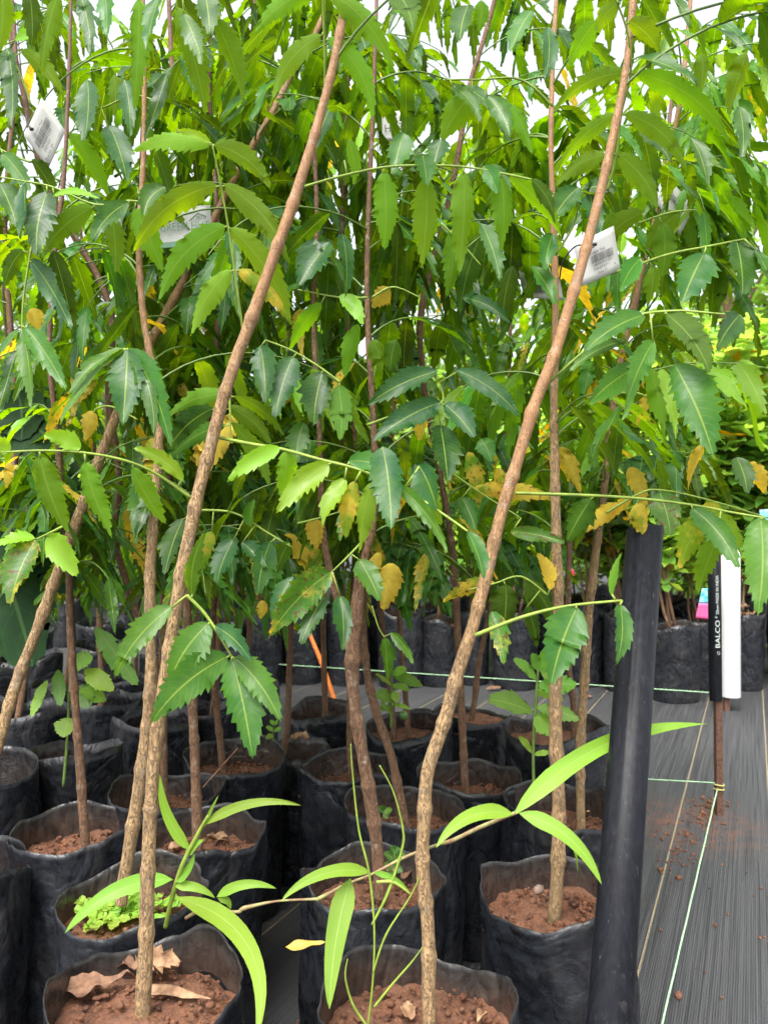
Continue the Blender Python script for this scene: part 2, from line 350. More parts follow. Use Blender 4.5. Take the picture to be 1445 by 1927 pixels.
TH = math.atan(693.5 / F); CT, ST = math.cos(TH), math.sin(TH)      # direction of the aisle and of the mat's ribs
def mat_mat():
    b = NT('woven_ground_mat'); geo = b.n('ShaderNodeNewGeometry'); p = geo.outputs['Position']
    mp = b.n('ShaderNodeMapping', Vector=p, Rotation=(0, 0, TH)); s = b.n('ShaderNodeSeparateXYZ', i0=mp.outputs[0]); u, v, _ = s.outputs
    pitch = 260.0
    fu = b.math('FRACT', b.math('MULTIPLY', u, pitch)); fv = b.math('FRACT', b.math('MULTIPLY', v, pitch * 0.9))
    ru = b.math('SINE', b.math('MULTIPLY', fu, math.pi)); rv = b.math('SINE', b.math('MULTIPLY', fv, math.pi))
    st1 = b.n('ShaderNodeCombineXYZ', i0=b.math('MULTIPLY', u, 230.0), i1=b.math('MULTIPLY', v, 2.2), i2=0.0); n1 = b.noise(st1.outputs[0], 1.0, 5, 0.6)
    st2 = b.n('ShaderNodeCombineXYZ', i0=b.math('MULTIPLY', u, 60.0), i1=b.math('MULTIPLY', v, 1.6), i2=0.0); n2 = b.noise(st2.outputs[0], 1.0, 3, 0.5)
    n3 = b.noise(p, 7, 5, 0.65); n4 = b.noise(p, 300, 4, 0.7); n5 = b.noise(p, 26, 5, 0.7)
    c = b.mix(b.ramp(n1, 0.35, 0.65), C4(0.026, 0.027, 0.030), C4(0.092, 0.094, 0.10))
    c = b.mix(b.ramp(n2, 0.45, 0.6, 0, 0.5), c, C4(0.085, 0.086, 0.09))
    wv = b.math('MULTIPLY', b.math('POWER', ru, 2.0), b.math('POWER', rv, 0.7)); c = b.mix(b.math('MULTIPLY', wv, 0.35), b.mix(0.35, c, C4(0.004, 0.004, 0.005)), b.mix(0.3, c, C4(0.20, 0.20, 0.21)))
    c = b.mix(b.math('MULTIPLY', b.ramp(n3, 0.5, 0.75), b.ramp(n5, 0.45, 0.7, 0, 0.45)), c, C4(0.16, 0.09, 0.06))
    c = b.mix(b.ramp(n4, 0.75, 0.80, 0, 0.5), c, C4(0.30, 0.17, 0.11))
    g1 = b.n('ShaderNodeVectorMath', _operation='DISTANCE', i0=p, i1=(0.79, 1.93, 0)); st_ = b.math('MULTIPLY', b.ramp(g1.outputs['Value'], 0.04, 0.26, 1.0, 0.0), b.ramp(n5, 0.42, 0.62)); c = b.mix(b.math('MULTIPLY', st_, 0.75), c, C4(0.16, 0.07, 0.04))
    # stitched pale lines with dashes
    fr = b.math('FRACT', b.math('DIVIDE', b.math('ADD', u, 0.177 + 0.1085 + 2.17), 0.217))
    ln = b.ramp(b.math('ABSOLUTE', b.math('SUBTRACT', fr, 0.5)), 0.006, 0.010, 1.0, 0.0)
    ds = b.ramp(b.math('FRACT', b.math('MULTIPLY', v, 130.0)), 0.35, 0.45)
    c = b.mix(b.math('MULTIPLY', ln, b.math('MULTIPLY_ADD', ds, 0.6, 0.2)), c, C4(0.50, 0.40, 0.22))
    mac = b.math('ADD', b.math('MULTIPLY', n3, 0.04), 0.0)
    hgt = b.math('ADD', b.math('MULTIPLY', ru, rv), b.math('MULTIPLY', n1, 0.8))
    bp = b.n('ShaderNodeBump', Strength=0.8, Distance=0.0012, Height=hgt)
    pr = b.n('ShaderNodeBsdfPrincipled', Base__Color=c, Roughness=b.math('MULTIPLY_ADD', n1, 0.3, 0.28), Normal=bp.outputs[0]); return b.done(pr.outputs[0])
M['mat'] = mat_mat()
def pipe_mat():
    b = NT('black_pipe_plastic'); geo = b.n('ShaderNodeNewGeometry'); p = geo.outputs['Position']
    st = b.n('ShaderNodeMapping', Vector=p, Scale=(1, 1, 0.05)); n1 = b.noise(st.outputs[0], 300, 4, 0.6)
    st2 = b.n('ShaderNodeMapping', Vector=p, Scale=(1, 1, 0.5)); n2 = b.noise(st2.outputs[0], 150, 5, 0.7)
    n3 = b.noise(p, 18, 3, 0.5)
    c = b.mix(b.ramp(n1, 0.35, 0.7), C4(0.006, 0.0065, 0.009), C4(0.011, 0.012, 0.016))
    c = b.mix(b.math('MULTIPLY', b.ramp(n2, 0.56, 0.70), b.ramp(n3, 0.45, 0.65, 0, 0.3)), c, C4(0.11, 0.10, 0.095))
    sc = b.n('ShaderNodeMapping', Vector=p, Scale=(1, 1, 0.12), Rotation=(0.25, 0.2, 0)); n7 = b.noise(sc.outputs[0], 420, 2, 0.5); c = b.mix(b.ramp(n7, 0.70, 0.74, 0, 0.3), c, C4(0.11, 0.11, 0.12))
    pr = b.n('ShaderNodeBsdfPrincipled', Base__Color=c, Roughness=b.math('MULTIPLY_ADD', n2, 0.3, 0.30)); pr.inputs['Specular IOR Level'].default_value = 0.16; return b.done(pr.outputs[0])
M['pipe'] = pipe_mat()

# ------------------------------------------------------------------ ground
g = MB(); g.add([(-80, -30, 0), (80, -30, 0), (80, 160, 0), (-80, 160, 0)], [(0, 1, 2, 3)])
tag(g.build('ground', M['mat']), kind='structure')

# ------------------------------------------------------------------ bags
def make_bag(parent, c, Rr, h, seed, soil_drop=0.045, n=72, lod=0, rim=0.016, litter=True, dips=(), mud=1.0):
    """open black grow bag standing at c (ground), with red soil; dips: (angle, width, depth) notches in the rim"""
    BAGS.append((parent.name, c.x, c.y, Rr))
    mb = MB(); rows = 30 if lod == 0 else 14; n = n if lod == 0 else 36
    vs = []; fs = []; at = []; sd = (seed * 0.37) % 1
    def rimh(a):
        z = h + rim * (noise.noise(Vector((math.cos(a) * 1.0, math.sin(a) * 1.0, seed * 3.7))) * 1.7 + 0.22 * noise.noise(Vector((math.cos(a) * 4, math.sin(a) * 4, seed))))
        for (da, wd, dp) in dips:
            q = (a - R(da) + math.pi) % (2 * math.pi) - math.pi
            z -= dp * math.exp(-(q / R(wd)) ** 2)
        return z
    def rad(a, z, zz):
        p = Vector((math.cos(a) * 1.5, math.sin(a) * 1.5, zz * 2.2 + seed * 5))
        w = noise.noise(p) * 0.085 + noise.noise(p * 2.2) * 0.04 + noise.noise(Vector((math.cos(a) * 5, math.sin(a) * 5, zz * 3 + seed))) * 0.016 + abs(noise.noise(Vector((math.cos(a) * 3, math.sin(a) * 3, zz * 6 + seed)))) * -0.022
        w -= 0.045 * (1 - abs(noise.noise(Vector((math.cos(a) * 1.9 + seed, math.sin(a) * 1.9, zz * 0.9 + seed)))) * 2.2) ** 7 if abs(noise.noise(Vector((math.cos(a) * 1.9 + seed, math.sin(a) * 1.9, zz * 0.9 + seed)))) < .45 else 0
        w *= 0.5 + 0.6 * math.sin(min(1, zz) * math.pi * 0.9)
        w += 0.06 * noise.noise(Vector((math.cos(a) * 0.9, math.sin(a) * 0.9, seed * 9)))
        base = 0.93 + 0.07 * min(1, zz * 1.5) if zz > 0.03 else 0.90
        return Rr * (base + w)
    layers = []
    for i in range(rows + 1): layers.append((i / rows, 0))
    inner_n = 9 if lod == 0 else 4
    for i in range(inner_n + 1): layers.append((1 - (i / inner_n) * ((soil_drop + 0.02) / h), 1))
    for (zz, ins) in layers:
        for k in range(n):
            a = 2 * math.pi * k / n; top = rimh(a)
            z = zz * top if ins == 0 else top - (1 - zz) * h
            r = rad(a, z, zz) - (0.0011 if ins else 0)
            vs.append(Vector((c.x + r * math.cos(a), c.y + r * math.sin(a), z + 0.002))); at.append((ins * mud, zz, sd))
    for i in range(len(layers) - 1):
        for k in range(n):
            a = i * n + k; b_ = i * n + (k + 1) % n
            fs.append((a, b_, b_ + n, a + n))
    mb.add(vs, fs, at)
    bag = mb.build('grow_bag', M['bag'], parent)
    # soil
    sm = MB(); vs = []; fs = []; rings = 20 if lod == 0 else 6; zs = h - soil_drop
    vs.append(Vector((c.x, c.y, zs + 0.004)))
    for i in range(1, rings + 1):
        for k in range(n):
            a = 2 * math.pi * k / n; f = i / rings
            r = (rad(a, zs, zs / h) - 0.0005) * f
            x = c.x + r * math.cos(a); y = c.y + r * math.sin(a)
            z = zs + 0.011 * noise.noise(Vector((x * 26, y * 26, seed))) + 0.005 * noise.noise(Vector((x * 110, y * 110, seed))) + 0.003 * noise.noise(Vector((x * 300, y * 300, seed))) - 0.006 * f * f
            vs.append(Vector((x, y, z)))
    for k in range(n): fs.append((0, 1 + k, 1 + (k + 1) % n))
    for i in range(rings - 1):
        for k in range(n):
            a = 1 + i * n + k; b_ = 1 + i * n + (k + 1) % n
            fs.append((a, a + n, b_ + n, b_))
    sm.add(vs, fs)
    if lod == 0:
        for _ in range(170):
            a = rnd(0, 6.28); r = Rr * 0.86 * math.sqrt(random.random()); s = rnd(0.0012, 0.0042) * (1.5 if random.random() < 0.1 else 1)
            clod(sm, Vector((c.x + r * math.cos(a), c.y + r * math.sin(a), zs + 0.003)), s)
    sm.build('soil', M['soil'], bag)
    return zs
ICO = None
def clod(mb, p, s, mi=0):
    global ICO
    if ICO is None:
        bm = bmesh.new(); bmesh.ops.create_icosphere(bm, subdivisions=1, radius=1)
        bm.verts.ensure_lookup_table(); ICO = ([v.co.copy() for v in bm.verts], [tuple(v.index for v in f.verts) for f in bm.faces]); bm.free()
    sx, sy, sz = rnd(0.7, 1.3), rnd(0.7, 1.3), rnd(0.6, 1.0); rz = rnd(0, 6)
    vs = []
    for v in ICO[0]:
        q = Vector((v.x * sx, v.y * sy, v.z * sz)) * s * rnd(0.8, 1.15); q.rotate(Matrix.Rotation(rz, 3, 'Z')); vs.append(p + q)
    mb.add(vs, ICO[1], mi=mi)

# ------------------------------------------------------------------ neem leaves
TRUNK_CLEAR = []          # (list of (px,py), depth) kept free of random leaves
CLEAR_BOX = [(1075, 415, 1175, 545, 0.95), (55, 190, 130, 310, 1.3), (310, 395, 390, 460, 1.0),
             (1100, 985, 1260, 1940, 9), (1300, 985, 1445, 1400, 2.9), (1000, 1190, 1445, 1400, 3.4)]
LEAF_CLEAR = []           # traced leaflets: (ax, ay, bx, by, radius, depth)
def seg_dist(p, a, b):
    ax, ay = a; bx, by = b; dx, dy = bx - ax, by - ay; l = dx * dx + dy * dy
    t = max(0, min(1, ((p[0] - ax) * dx + (p[1] - ay) * dy) / l)) if l else 0
    return math.hypot(p[0] - ax - t * dx, p[1] - ay - t * dy)
def blocked(a, b, ymax):
    """would this leaflet hang before a main trunk, a hanging tag or the bags"""
    for k in (0, 0.33, 0.66, 1):
        v = a.lerp(b, k)
        if v.y < 0.62: return True
        x, y = proj(v)
        if y > ymax: return True
        for (x0, y0, x1, y1, dd) in CLEAR_BOX:
            if x0 < x < x1 and y0 < y < y1 and v.y < dd: return True
        for (ax, ay, bx, by, rr, dd) in LEAF_CLEAR:
            if v.y < dd and min(ax, bx) - rr < x < max(ax, bx) + rr and min(ay, by) - rr < y < max(ay, by) + rr and seg_dist((x, y), (ax, ay), (bx, by)) < rr: return True
        for pts, dd, crad in TRUNK_CLEAR:
            if v.y < dd + 0.02:
                for i in range(len(pts) - 1):
                    if min(pts[i][1], pts[i + 1][1]) - 30 < y < max(pts[i][1], pts[i + 1][1]) + 30 and seg_dist((x, y), pts[i], pts[i + 1]) < crad: return True
    return False
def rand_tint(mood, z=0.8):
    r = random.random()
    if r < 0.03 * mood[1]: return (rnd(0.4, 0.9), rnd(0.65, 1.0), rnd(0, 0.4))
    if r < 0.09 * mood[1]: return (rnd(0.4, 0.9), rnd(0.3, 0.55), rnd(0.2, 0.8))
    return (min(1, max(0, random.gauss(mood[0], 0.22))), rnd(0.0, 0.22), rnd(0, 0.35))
def compound(mb, p0, az, el, L, mood, lod, droop=1.0, ymax=1180, size=1.0, hang=0.85):
    """one pinnate neem leaf starting at p0"""
    pts = []; p = p0.copy(); n = 12; e = el
    az2 = az
    for i in range(n + 1):
        pts.append(p.copy())
        d = Vector((math.cos(az2) * math.cos(e), math.sin(az2) * math.cos(e), math.sin(e)))
        p = p + d * (L / n); e -= R(rnd(4, 8)) * droop; az2 += rnd(-0.03, 0.03)
    pairs = random.choice((4, 5, 5, 6)); any_ = False; cnt = 0
    tip_tint = rand_tint(mood)
    if tip_tint[1] > .3: tip_tint = (0.5, 0.1, 0.1)
    young = random.random() < 0.10
    todo = []
    for k in range(pairs + 1):
        f = 0.24 + 0.76 * (k / pairs)
        fi = f * n; i = min(int(fi), n - 1); q = pts[i].lerp(pts[i + 1], fi - i); T = (pts[i + 1] - pts[i]).normalized()
        side = T.cross(Vector((0, 0, 1)))
        if side.length < 0.1: side = Vector((1, 0, 0))
        side.normalize()
        for s in ((-1, 1) if k < pairs else (0,)):
            ll = size * (0.066 + 0.040 * math.sin(math.pi * (0.25 + 0.6 * f))) * rnd(0.85, 1.12)
            hg = hang + rnd(-0.5, 0.6)
            dr = (side * s * rnd(0.55, 0.9) + T * rnd(0.25, 0.6) + Vector((0, 0, -1)) * hg).normalized()
            if s == 0: dr = (T * 0.8 + Vector((0, 0, -1)) * hg).normalized()
            tp = q + dr * ll + Vector((0, 0, -0.014 * rnd(0.3, 1)))
            if blocked(q, tp, ymax): continue
            up = Vector((rnd(-0.25, 0.25), rnd(-0.25, 0.25), 1)) + side * s * 0.25
            N = up - dr * up.dot(dr)
            if N.length < 0.2: N = side.cross(dr)
            N.normalize()
            tint = rand_tint(mood)
            if q.z > 1.15 and tint[1] > .3 and random.random() < .75: tint = tip_tint
            if random.random() < 0.6 and tint[1] < .3: tint = (lerp(tint[0], tip_tint[0], .7), tint[1], tint[2])
            if young: tint = (rnd(0.75, 1), rnd(0, 0.2), 0)
            todo.append((q, tp, N, ll, tint))
    if not todo: return 0
    for (q, tp, N, ll, tint) in todo:
        leaflet(mb, q, tp, N, ll * rnd(0.21, 0.31), Vector((0, 0, ll * rnd(0.10, 0.26))) + Vector((rnd(-1, 1), rnd(-1, 1), 0)) * ll * 0.05,
                teeth=random.choice((7, 8, 9)) if lod < 2 else 0, depth=rnd(0.20, 0.38), tint=tint, lod=lod, fold=rnd(0.1, 0.4), wave=rnd(0.015, 0.05))
    r0 = 0.0013 * size
    tube(mb, [(q, lerp(r0 * 1.2, r0 * 0.5, i / n)) for i, q in enumerate(pts)], 5 if lod < 2 else 3, mi=1, cap=False)
    return len(todo)

def trunk_mesh(mb, pts, d, red=0, seed=0, sides=14, dd=0.0, y0s=900, y1s=500, moss=0.0):
    """pts (px,py,width px) traced trunk at depth d (dd = depth change over its length)"""
    n = len(pts); q = []
    for i, (x, y, w) in enumerate(pts):
        de = d + dd * i / (n - 1)
        q.append((P(x, y, de), w / F * de * 0.5 * lerp(0.88, 0.88, i / (n - 1))))
    q = catmull(q, 14)
    # slight natural wander
    out = []
    for i, (p, r) in enumerate(q):
        out.append((p + Vector((noise.noise(Vector((p.z * 7, seed, 0))), noise.noise(Vector((p.z * 7, seed, 5))), 0)) * r * 0.22, r))
    nodes = []; L = 0.1; tot = sum((out[i + 1][0] - out[i][0]).length for i in range(len(out) - 1))
    while L < tot: nodes.append(L); L += rnd(0.04, 0.09)
    k0 = len(mb.v)
    tube(mb, out, sides, 0.13, seed, nodes=nodes)
    zt = H - (y1s - HY) / F * d; zb = H - (y0s - HY) / F * d; z0 = q[0][0].z
    for i in range(k0, len(mb.v)):
        z = mb.v[i][2]
        s = max(0, min(1, (z - zb) / (zt - zb)))
        mb.t[i] = (s, 0, moss * max(0, 1 - (z - z0) / 0.05))
    return out

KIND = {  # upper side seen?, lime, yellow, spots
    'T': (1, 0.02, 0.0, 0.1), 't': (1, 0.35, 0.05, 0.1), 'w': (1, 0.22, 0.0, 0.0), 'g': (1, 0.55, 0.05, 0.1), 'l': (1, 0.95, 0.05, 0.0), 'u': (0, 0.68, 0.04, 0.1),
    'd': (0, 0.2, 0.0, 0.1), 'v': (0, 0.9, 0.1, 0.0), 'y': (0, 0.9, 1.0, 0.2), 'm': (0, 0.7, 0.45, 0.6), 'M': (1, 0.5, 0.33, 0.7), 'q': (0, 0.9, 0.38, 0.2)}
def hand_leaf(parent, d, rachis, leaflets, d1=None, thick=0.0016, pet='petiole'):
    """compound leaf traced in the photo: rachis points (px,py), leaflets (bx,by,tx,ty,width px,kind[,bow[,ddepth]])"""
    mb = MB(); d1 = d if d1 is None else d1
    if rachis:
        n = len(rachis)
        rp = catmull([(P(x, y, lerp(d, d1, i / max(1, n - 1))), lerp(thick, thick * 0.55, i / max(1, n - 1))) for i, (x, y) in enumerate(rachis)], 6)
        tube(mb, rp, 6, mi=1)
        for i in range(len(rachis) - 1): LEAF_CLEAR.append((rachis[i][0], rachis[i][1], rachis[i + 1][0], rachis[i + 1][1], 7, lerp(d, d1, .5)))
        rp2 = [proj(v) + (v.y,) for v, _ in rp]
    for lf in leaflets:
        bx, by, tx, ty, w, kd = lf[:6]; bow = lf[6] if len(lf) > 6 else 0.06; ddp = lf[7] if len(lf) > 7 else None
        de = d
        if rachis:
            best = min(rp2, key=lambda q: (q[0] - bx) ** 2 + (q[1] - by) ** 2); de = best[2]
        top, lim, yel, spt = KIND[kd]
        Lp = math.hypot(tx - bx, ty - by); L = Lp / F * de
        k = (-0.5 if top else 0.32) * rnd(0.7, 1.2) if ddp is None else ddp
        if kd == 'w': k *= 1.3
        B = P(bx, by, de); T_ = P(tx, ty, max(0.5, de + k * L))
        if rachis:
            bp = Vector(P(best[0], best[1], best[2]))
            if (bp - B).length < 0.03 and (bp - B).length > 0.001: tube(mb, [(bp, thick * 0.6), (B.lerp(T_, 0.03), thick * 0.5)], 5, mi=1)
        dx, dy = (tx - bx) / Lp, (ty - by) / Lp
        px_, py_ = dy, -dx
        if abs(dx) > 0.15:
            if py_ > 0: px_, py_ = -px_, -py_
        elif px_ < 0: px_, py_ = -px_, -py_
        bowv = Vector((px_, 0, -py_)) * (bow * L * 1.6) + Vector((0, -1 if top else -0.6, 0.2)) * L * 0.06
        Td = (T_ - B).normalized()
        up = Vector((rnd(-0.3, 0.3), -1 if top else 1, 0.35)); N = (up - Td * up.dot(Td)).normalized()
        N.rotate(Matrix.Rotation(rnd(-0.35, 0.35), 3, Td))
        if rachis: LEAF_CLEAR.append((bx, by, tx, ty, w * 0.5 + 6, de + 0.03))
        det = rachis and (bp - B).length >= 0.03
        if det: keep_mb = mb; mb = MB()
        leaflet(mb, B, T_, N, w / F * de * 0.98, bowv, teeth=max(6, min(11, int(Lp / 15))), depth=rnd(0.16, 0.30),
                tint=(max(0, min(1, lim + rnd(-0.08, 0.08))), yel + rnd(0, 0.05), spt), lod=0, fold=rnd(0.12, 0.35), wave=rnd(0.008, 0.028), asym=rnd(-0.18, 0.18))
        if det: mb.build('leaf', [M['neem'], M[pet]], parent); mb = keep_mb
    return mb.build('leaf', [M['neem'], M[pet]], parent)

SAP = {}
def sapling(key, bagc, d, trunks, label, Rr=0.10, h=0.30, red=0, leaves=(), crown=None, dd=0.0, seed=1, dips=(), moss=0, zsm=(900, 500), drop=0.045, lod=1, clear=False, branch=()):
    """bagc = (px of bag axis) ; base on ground at depth d"""
    c = Vector(((bagc - CX) / F * d, d, 0))
    root = empty('potted_sapling', c)
    tag(root, label, 'potted sapling', 'neem saplings in black grow bags')
    if h: make_bag(root, c, Rr, h, seed, soil_drop=drop, dips=dips, lod=0 if d < 1.55 else 1, mud=.3 if drop > .07 else 1.0)
    mb = MB(); main = None
    for i, tk in enumerate(trunks):
        o = trunk_mesh(mb, tk, d, red, seed * 1.7 + i, sides=16 if d < 1.2 else 10, dd=dd, y0s=zsm[0], y1s=zsm[1], moss=moss)
        if main is None: main = o
        if clear: TRUNK_CLEAR.append(([(a[0], a[1]) for a in tk], d, 34 if clear is True else clear))
    mb.build('trunk', M['bark_red' if red else 'bark'], root)
    SAP[key] = (root, main, d, seed, crown)
    return root
def grow_crowns():
    for key, (root, main, d, seed, crown) in SAP.items():
        if not crown: continue
        random.seed(seed * 131 + 5)
        ylow, step, mood, ymax, front = crown
        mb = MB(); acc = 0; az = rnd(0, 6.3); nxt = 0; cnt = 0
        for i in range(1, len(main)):
            acc += (main[i][0] - main[i - 1][0]).length
            p = main[i][0]; x, y = proj(p)
            if y > ylow or acc < nxt: continue
            nxt = acc + step * rnd(0.7, 1.3) * (1.35 if y < 400 else 0.92); az += 2.4 + rnd(-0.4, 0.4)
            a = az % (2 * math.pi)
            if not front and math.sin(a) < -0.25: a = -a          # away from the camera
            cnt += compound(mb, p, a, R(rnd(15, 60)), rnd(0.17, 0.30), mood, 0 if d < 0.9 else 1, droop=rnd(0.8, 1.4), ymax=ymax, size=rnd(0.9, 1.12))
        if cnt: mb.build('crown', [M['neem'], M['petiole_dark']], root)
# ------------------------------------------------------------------ the saplings, traced trunks (px,py,width)
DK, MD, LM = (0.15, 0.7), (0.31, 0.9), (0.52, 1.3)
sapling('A', 278, 0.765, [[(268, 1940, 36), (270, 1890, 34), (277, 1760, 31), (280, 1640, 30), (286, 1500, 28), (300, 1350, 29), (322, 1200, 27), (345, 1070, 28), (372, 940, 26), (392, 860, 27), (412, 780, 26), (440, 690, 25), (478, 590, 25), (520, 470, 24), (562, 350, 22), (602, 220, 20), (632, 100, 18), (650, -10, 17), (668, -160, 14), (690, -330, 12)]],
        'neem sapling with thick leaning trunk in the front left bag holding dry leaves', Rr=0.098, seed=1, drop=0.036, clear=True,
        dips=((-75, 18, 0.012), (-130, 16, 0.01)), crown=(120, 0.05, MD, 700, True))
sapling('B', 788, 0.745, [[(812, 1990, 32), (808, 1880, 31), (806, 1760, 28), (796, 1640, 29), (796, 1560, 28), (803, 1460, 29), (832, 1370, 28), (860, 1270, 28), (888, 1180, 27), (915, 1080, 27), (945, 960, 26), (975, 860, 25), (1010, 750, 25), (1045, 660, 24), (1072, 570, 23), (1098, 480, 22), (1125, 380, 20), (1152, 260, 17), (1175, 140, 15), (1188, 30, 14), (1200, -120, 12), (1215, -300, 10)]],
        'neem sapling with smooth light brown leaning trunk in the front centre bag', Rr=0.098, seed=2, drop=0.04, clear=True, zsm=(1350, 800),
        dips=((-60, 18, 0.01),), crown=(140, 0.06, MD, 600, True))
sapling('C', 1048, 0.97, [[(1040, 1760, 30), (1045, 1690, 29), (1052, 1560, 27), (1046, 1420, 28), (1045, 1300, 27), (1048, 1150, 25), (1046, 1000, 22), (1043, 860, 19), (1042, 740, 17), (1045, 560, 15), (1040, 400, 13), (1036, 250, 11), (1040, 100, 9), (1050, -50, 8)]],
        'neem sapling with straight upright trunk in the wide bag just left of the pipe', Rr=0.100, seed=3, moss=0.9, clear=14, crown=(1010, 0.065, MD, 1165, False))
sapling('D', 700, 1.0, [[(716, 1690, 26), (712, 1630, 26), (702, 1530, 27), (683, 1420, 26), (668, 1330, 27), (663, 1240, 31), (670, 1140, 27), (684, 1060, 20), (702, 980, 17), (706, 880, 15), (700, 760, 13), (692, 600, 12), (692, 420, 10), (700, 250, 9), (706, 90, 8), (710, -60, 7)],
                      [(664, 1250, 22), (646, 1170, 18), (625, 1090, 16), (608, 1000, 14), (604, 900, 12), (600, 780, 11), (590, 600, 10), (596, 420, 9), (590, 250, 8)]],
        'neem sapling with forked cracked trunk in the middle bag behind the front centre one', Rr=0.097, red=1, seed=4, zsm=(600, 0), crown=(1010, 0.055, DK, 1165, False))
sapling('E', 250, 0.955, [[(228, 1700, 28), (238, 1620, 27), (262, 1480, 26), (281, 1330, 25), (284, 1200, 24), (284, 1080, 23), (290, 960, 21), (300, 850, 18), (296, 740, 16), (270, 600, 14), (262, 450, 12), (270, 300, 11), (272, 120, 10), (268, -50, 8)]],
        'neem sapling with leaning trunk in the bag overgrown by bright green weeds at left', Rr=0.096, seed=5, dips=((200, 25, 0.012),), crown=(760, 0.045, DK, 1000, False))
sapling('F', 376, 1.15, [[(373, 1620, 22), (371, 1540, 21), (366, 1400, 20), (361, 1280, 20), (352, 1140, 18), (362, 1000, 16), (380, 860, 14), (402, 700, 13), (415, 540, 12), (408, 380, 10), (396, 200, 9), (398, 20, 8)]],
        'neem sapling with slim reddish trunk right of the front left trunk', Rr=0.100, red=1, seed=6, crown=(1010, 0.058, DK, 1165, False))
sapling('G', 150, 1.16, [[(162, 1600, 20), (158, 1540, 19), (150, 1430, 18), (142, 1320, 17), (134, 1200, 16), (130, 1080, 14), (120, 960, 13), (108, 820, 12), (95, 680, 11), (100, 520, 10), (120, 340, 9), (130, 150, 8), (135, -20, 7)]],
        'neem sapling with thin straight trunk in the wide far left bag', Rr=0.101, red=1, seed=7, crown=(1010, 0.058, DK, 1165, False))
sapling('H', 316, 1.33, [[(308, 1520, 18), (308, 1450, 18), (308, 1350, 17), (312, 1150, 15), (318, 950, 14), (322, 760, 14), (332, 600, 13), (338, 450, 13), (338, 300, 12), (326, 150, 10), (318, 0, 9), (312, -120, 8)]],
        'neem sapling with upright trunk mostly hidden behind the front left trunk', Rr=0.100, red=1, seed=8, zsm=(900, 300), crown=(1010, 0.058, DK, 1165, False))
sapling('I', 440, 1.5, [[(420, 1470, 15), (416, 1410, 15), (404, 1280, 14), (402, 1160, 13), (420, 1000, 12), (436, 820, 11), (448, 620, 10), (470, 400, 9), (480, 180, 8), (478, -20, 7)]],
        'neem sapling with thin trunk in the tall crumpled bag right of the twiggy stem', Rr=0.102, h=0.31, red=1, seed=9, crown=(1010, 0.065, DK, 1165, False))
sapling('J', -92, 1.02, [[(-60, 1640, 26), (-40, 1510, 25), (-5, 1405, 24), (30, 1290, 24), (68, 1190, 24), (108, 1080, 23), (150, 970, 23), (186, 870, 22), (224, 770, 20), (268, 680, 18), (310, 595, 18), (358, 505, 17), (400, 420, 15), (455, 310, 14), (510, 215, 13), (560, 120, 12), (600, 50, 11), (640, -60, 9)]],
        'neem sapling leaning furthest across from the bag at the left edge', Rr=0.100, seed=10, zsm=(1000, 300), dd=0.12, clear=22, drop=.08, crown=(700, 0.05, DK, 980, False))
sapling('K', -30, 1.43, [[(-25, 1490, 16), (-20, 1400, 15), (0, 1200, 14), (20, 1000, 13), (30, 800, 12), (20, 600, 11), (10, 400, 10), (30, 150, 9), (20, -50, 8)]],
        'neem sapling in the small folded bag cut off by the left edge', Rr=0.098, red=1, seed=11, drop=.09, crown=(1010, 0.058, DK, 1165, False))
sapling('L', 140, 1.6, [[(310, 1300, 15), (268, 1180, 15), (240, 1100, 15), (216, 1010, 14), (225, 900, 14), (205, 740, 14), (212, 610, 14), (188, 530, 14), (155, 470, 14), (112, 400, 13), (80, 320, 13), (58, 240, 13), (44, 170, 12), (25, 90, 11), (12, 20, 10), (0, -80, 9)]],
        'neem sapling with dark trunk leaning left past the hanging barcode tag', Rr=0.100, h=0.29, red=1, seed=12, clear=10, drop=.09, crown=(800, 0.04, DK, 1050, True))
sapling('M', 883, 1.4, [[(878, 1520, 17), (874, 1460, 16), (868, 1330, 16), (860, 1180, 15), (852, 1040, 14), (830, 900, 13), (800, 740, 13), (790, 610, 14), (812, 500, 13), (836, 410, 13), (862, 290, 12), (884, 160, 11), (914, 60, 10), (940, -40, 8)]],
        'neem sapling with crooked dark trunk in the round bag right of the leaning front trunk', Rr=0.100, red=1, seed=13, zsm=(500, -400), clear=8, crown=(1010, 0.058, DK, 1165, False))
sapling('N', 762, 1.24, [[(768, 1580, 20), (758, 1530, 20), (738, 1430, 19), (708, 1340, 18), (690, 1260, 17), (684, 1160, 16), (690, 1050, 14), (664, 900, 13), (668, 760, 12), (655, 620, 11), (645, 450, 10), (650, 250, 9), (660, 40, 8)]],
        'neem sapling leaning left out of the bag behind the forked one', Rr=0.100, red=1, seed=14, crown=(1010, 0.058, DK, 1165, False))
sapling('O', 1055, 1.26, [[(1092, 1570, 21), (1092, 1520, 20), (1092, 1420, 20), (1098, 1300, 19), (1108, 1150, 18), (1126, 1000, 17), (1142, 880, 15), (1154, 760, 14), (1176, 640, 13), (1205, 520, 12), (1235, 400, 11), (1262, 280, 10), (1285, 140, 9), (1300, -20, 8)]],
        'neem sapling with slim trunk just right of the straight upright one', Rr=0.100, seed=15, crown=(1010, 0.058, MD, 1165, False))
sapling('P', 1048, 1.63, [[(1080, 1390, 14), (1078, 1320, 14), (1066, 1220, 13), (1070, 1060, 13), (1078, 930, 13), (1096, 830, 12), (1136, 770, 12), (1160, 690, 11), (1190, 600, 10), (1215, 480, 9), (1250, 300, 8), (1270, 120, 7)]],
        'neem sapling in the squared tall bag behind the leafy weed', Rr=0.112, h=0.33, red=1, seed=16, crown=(1010, 0.065, MD, 1165, False), drop=0.03)
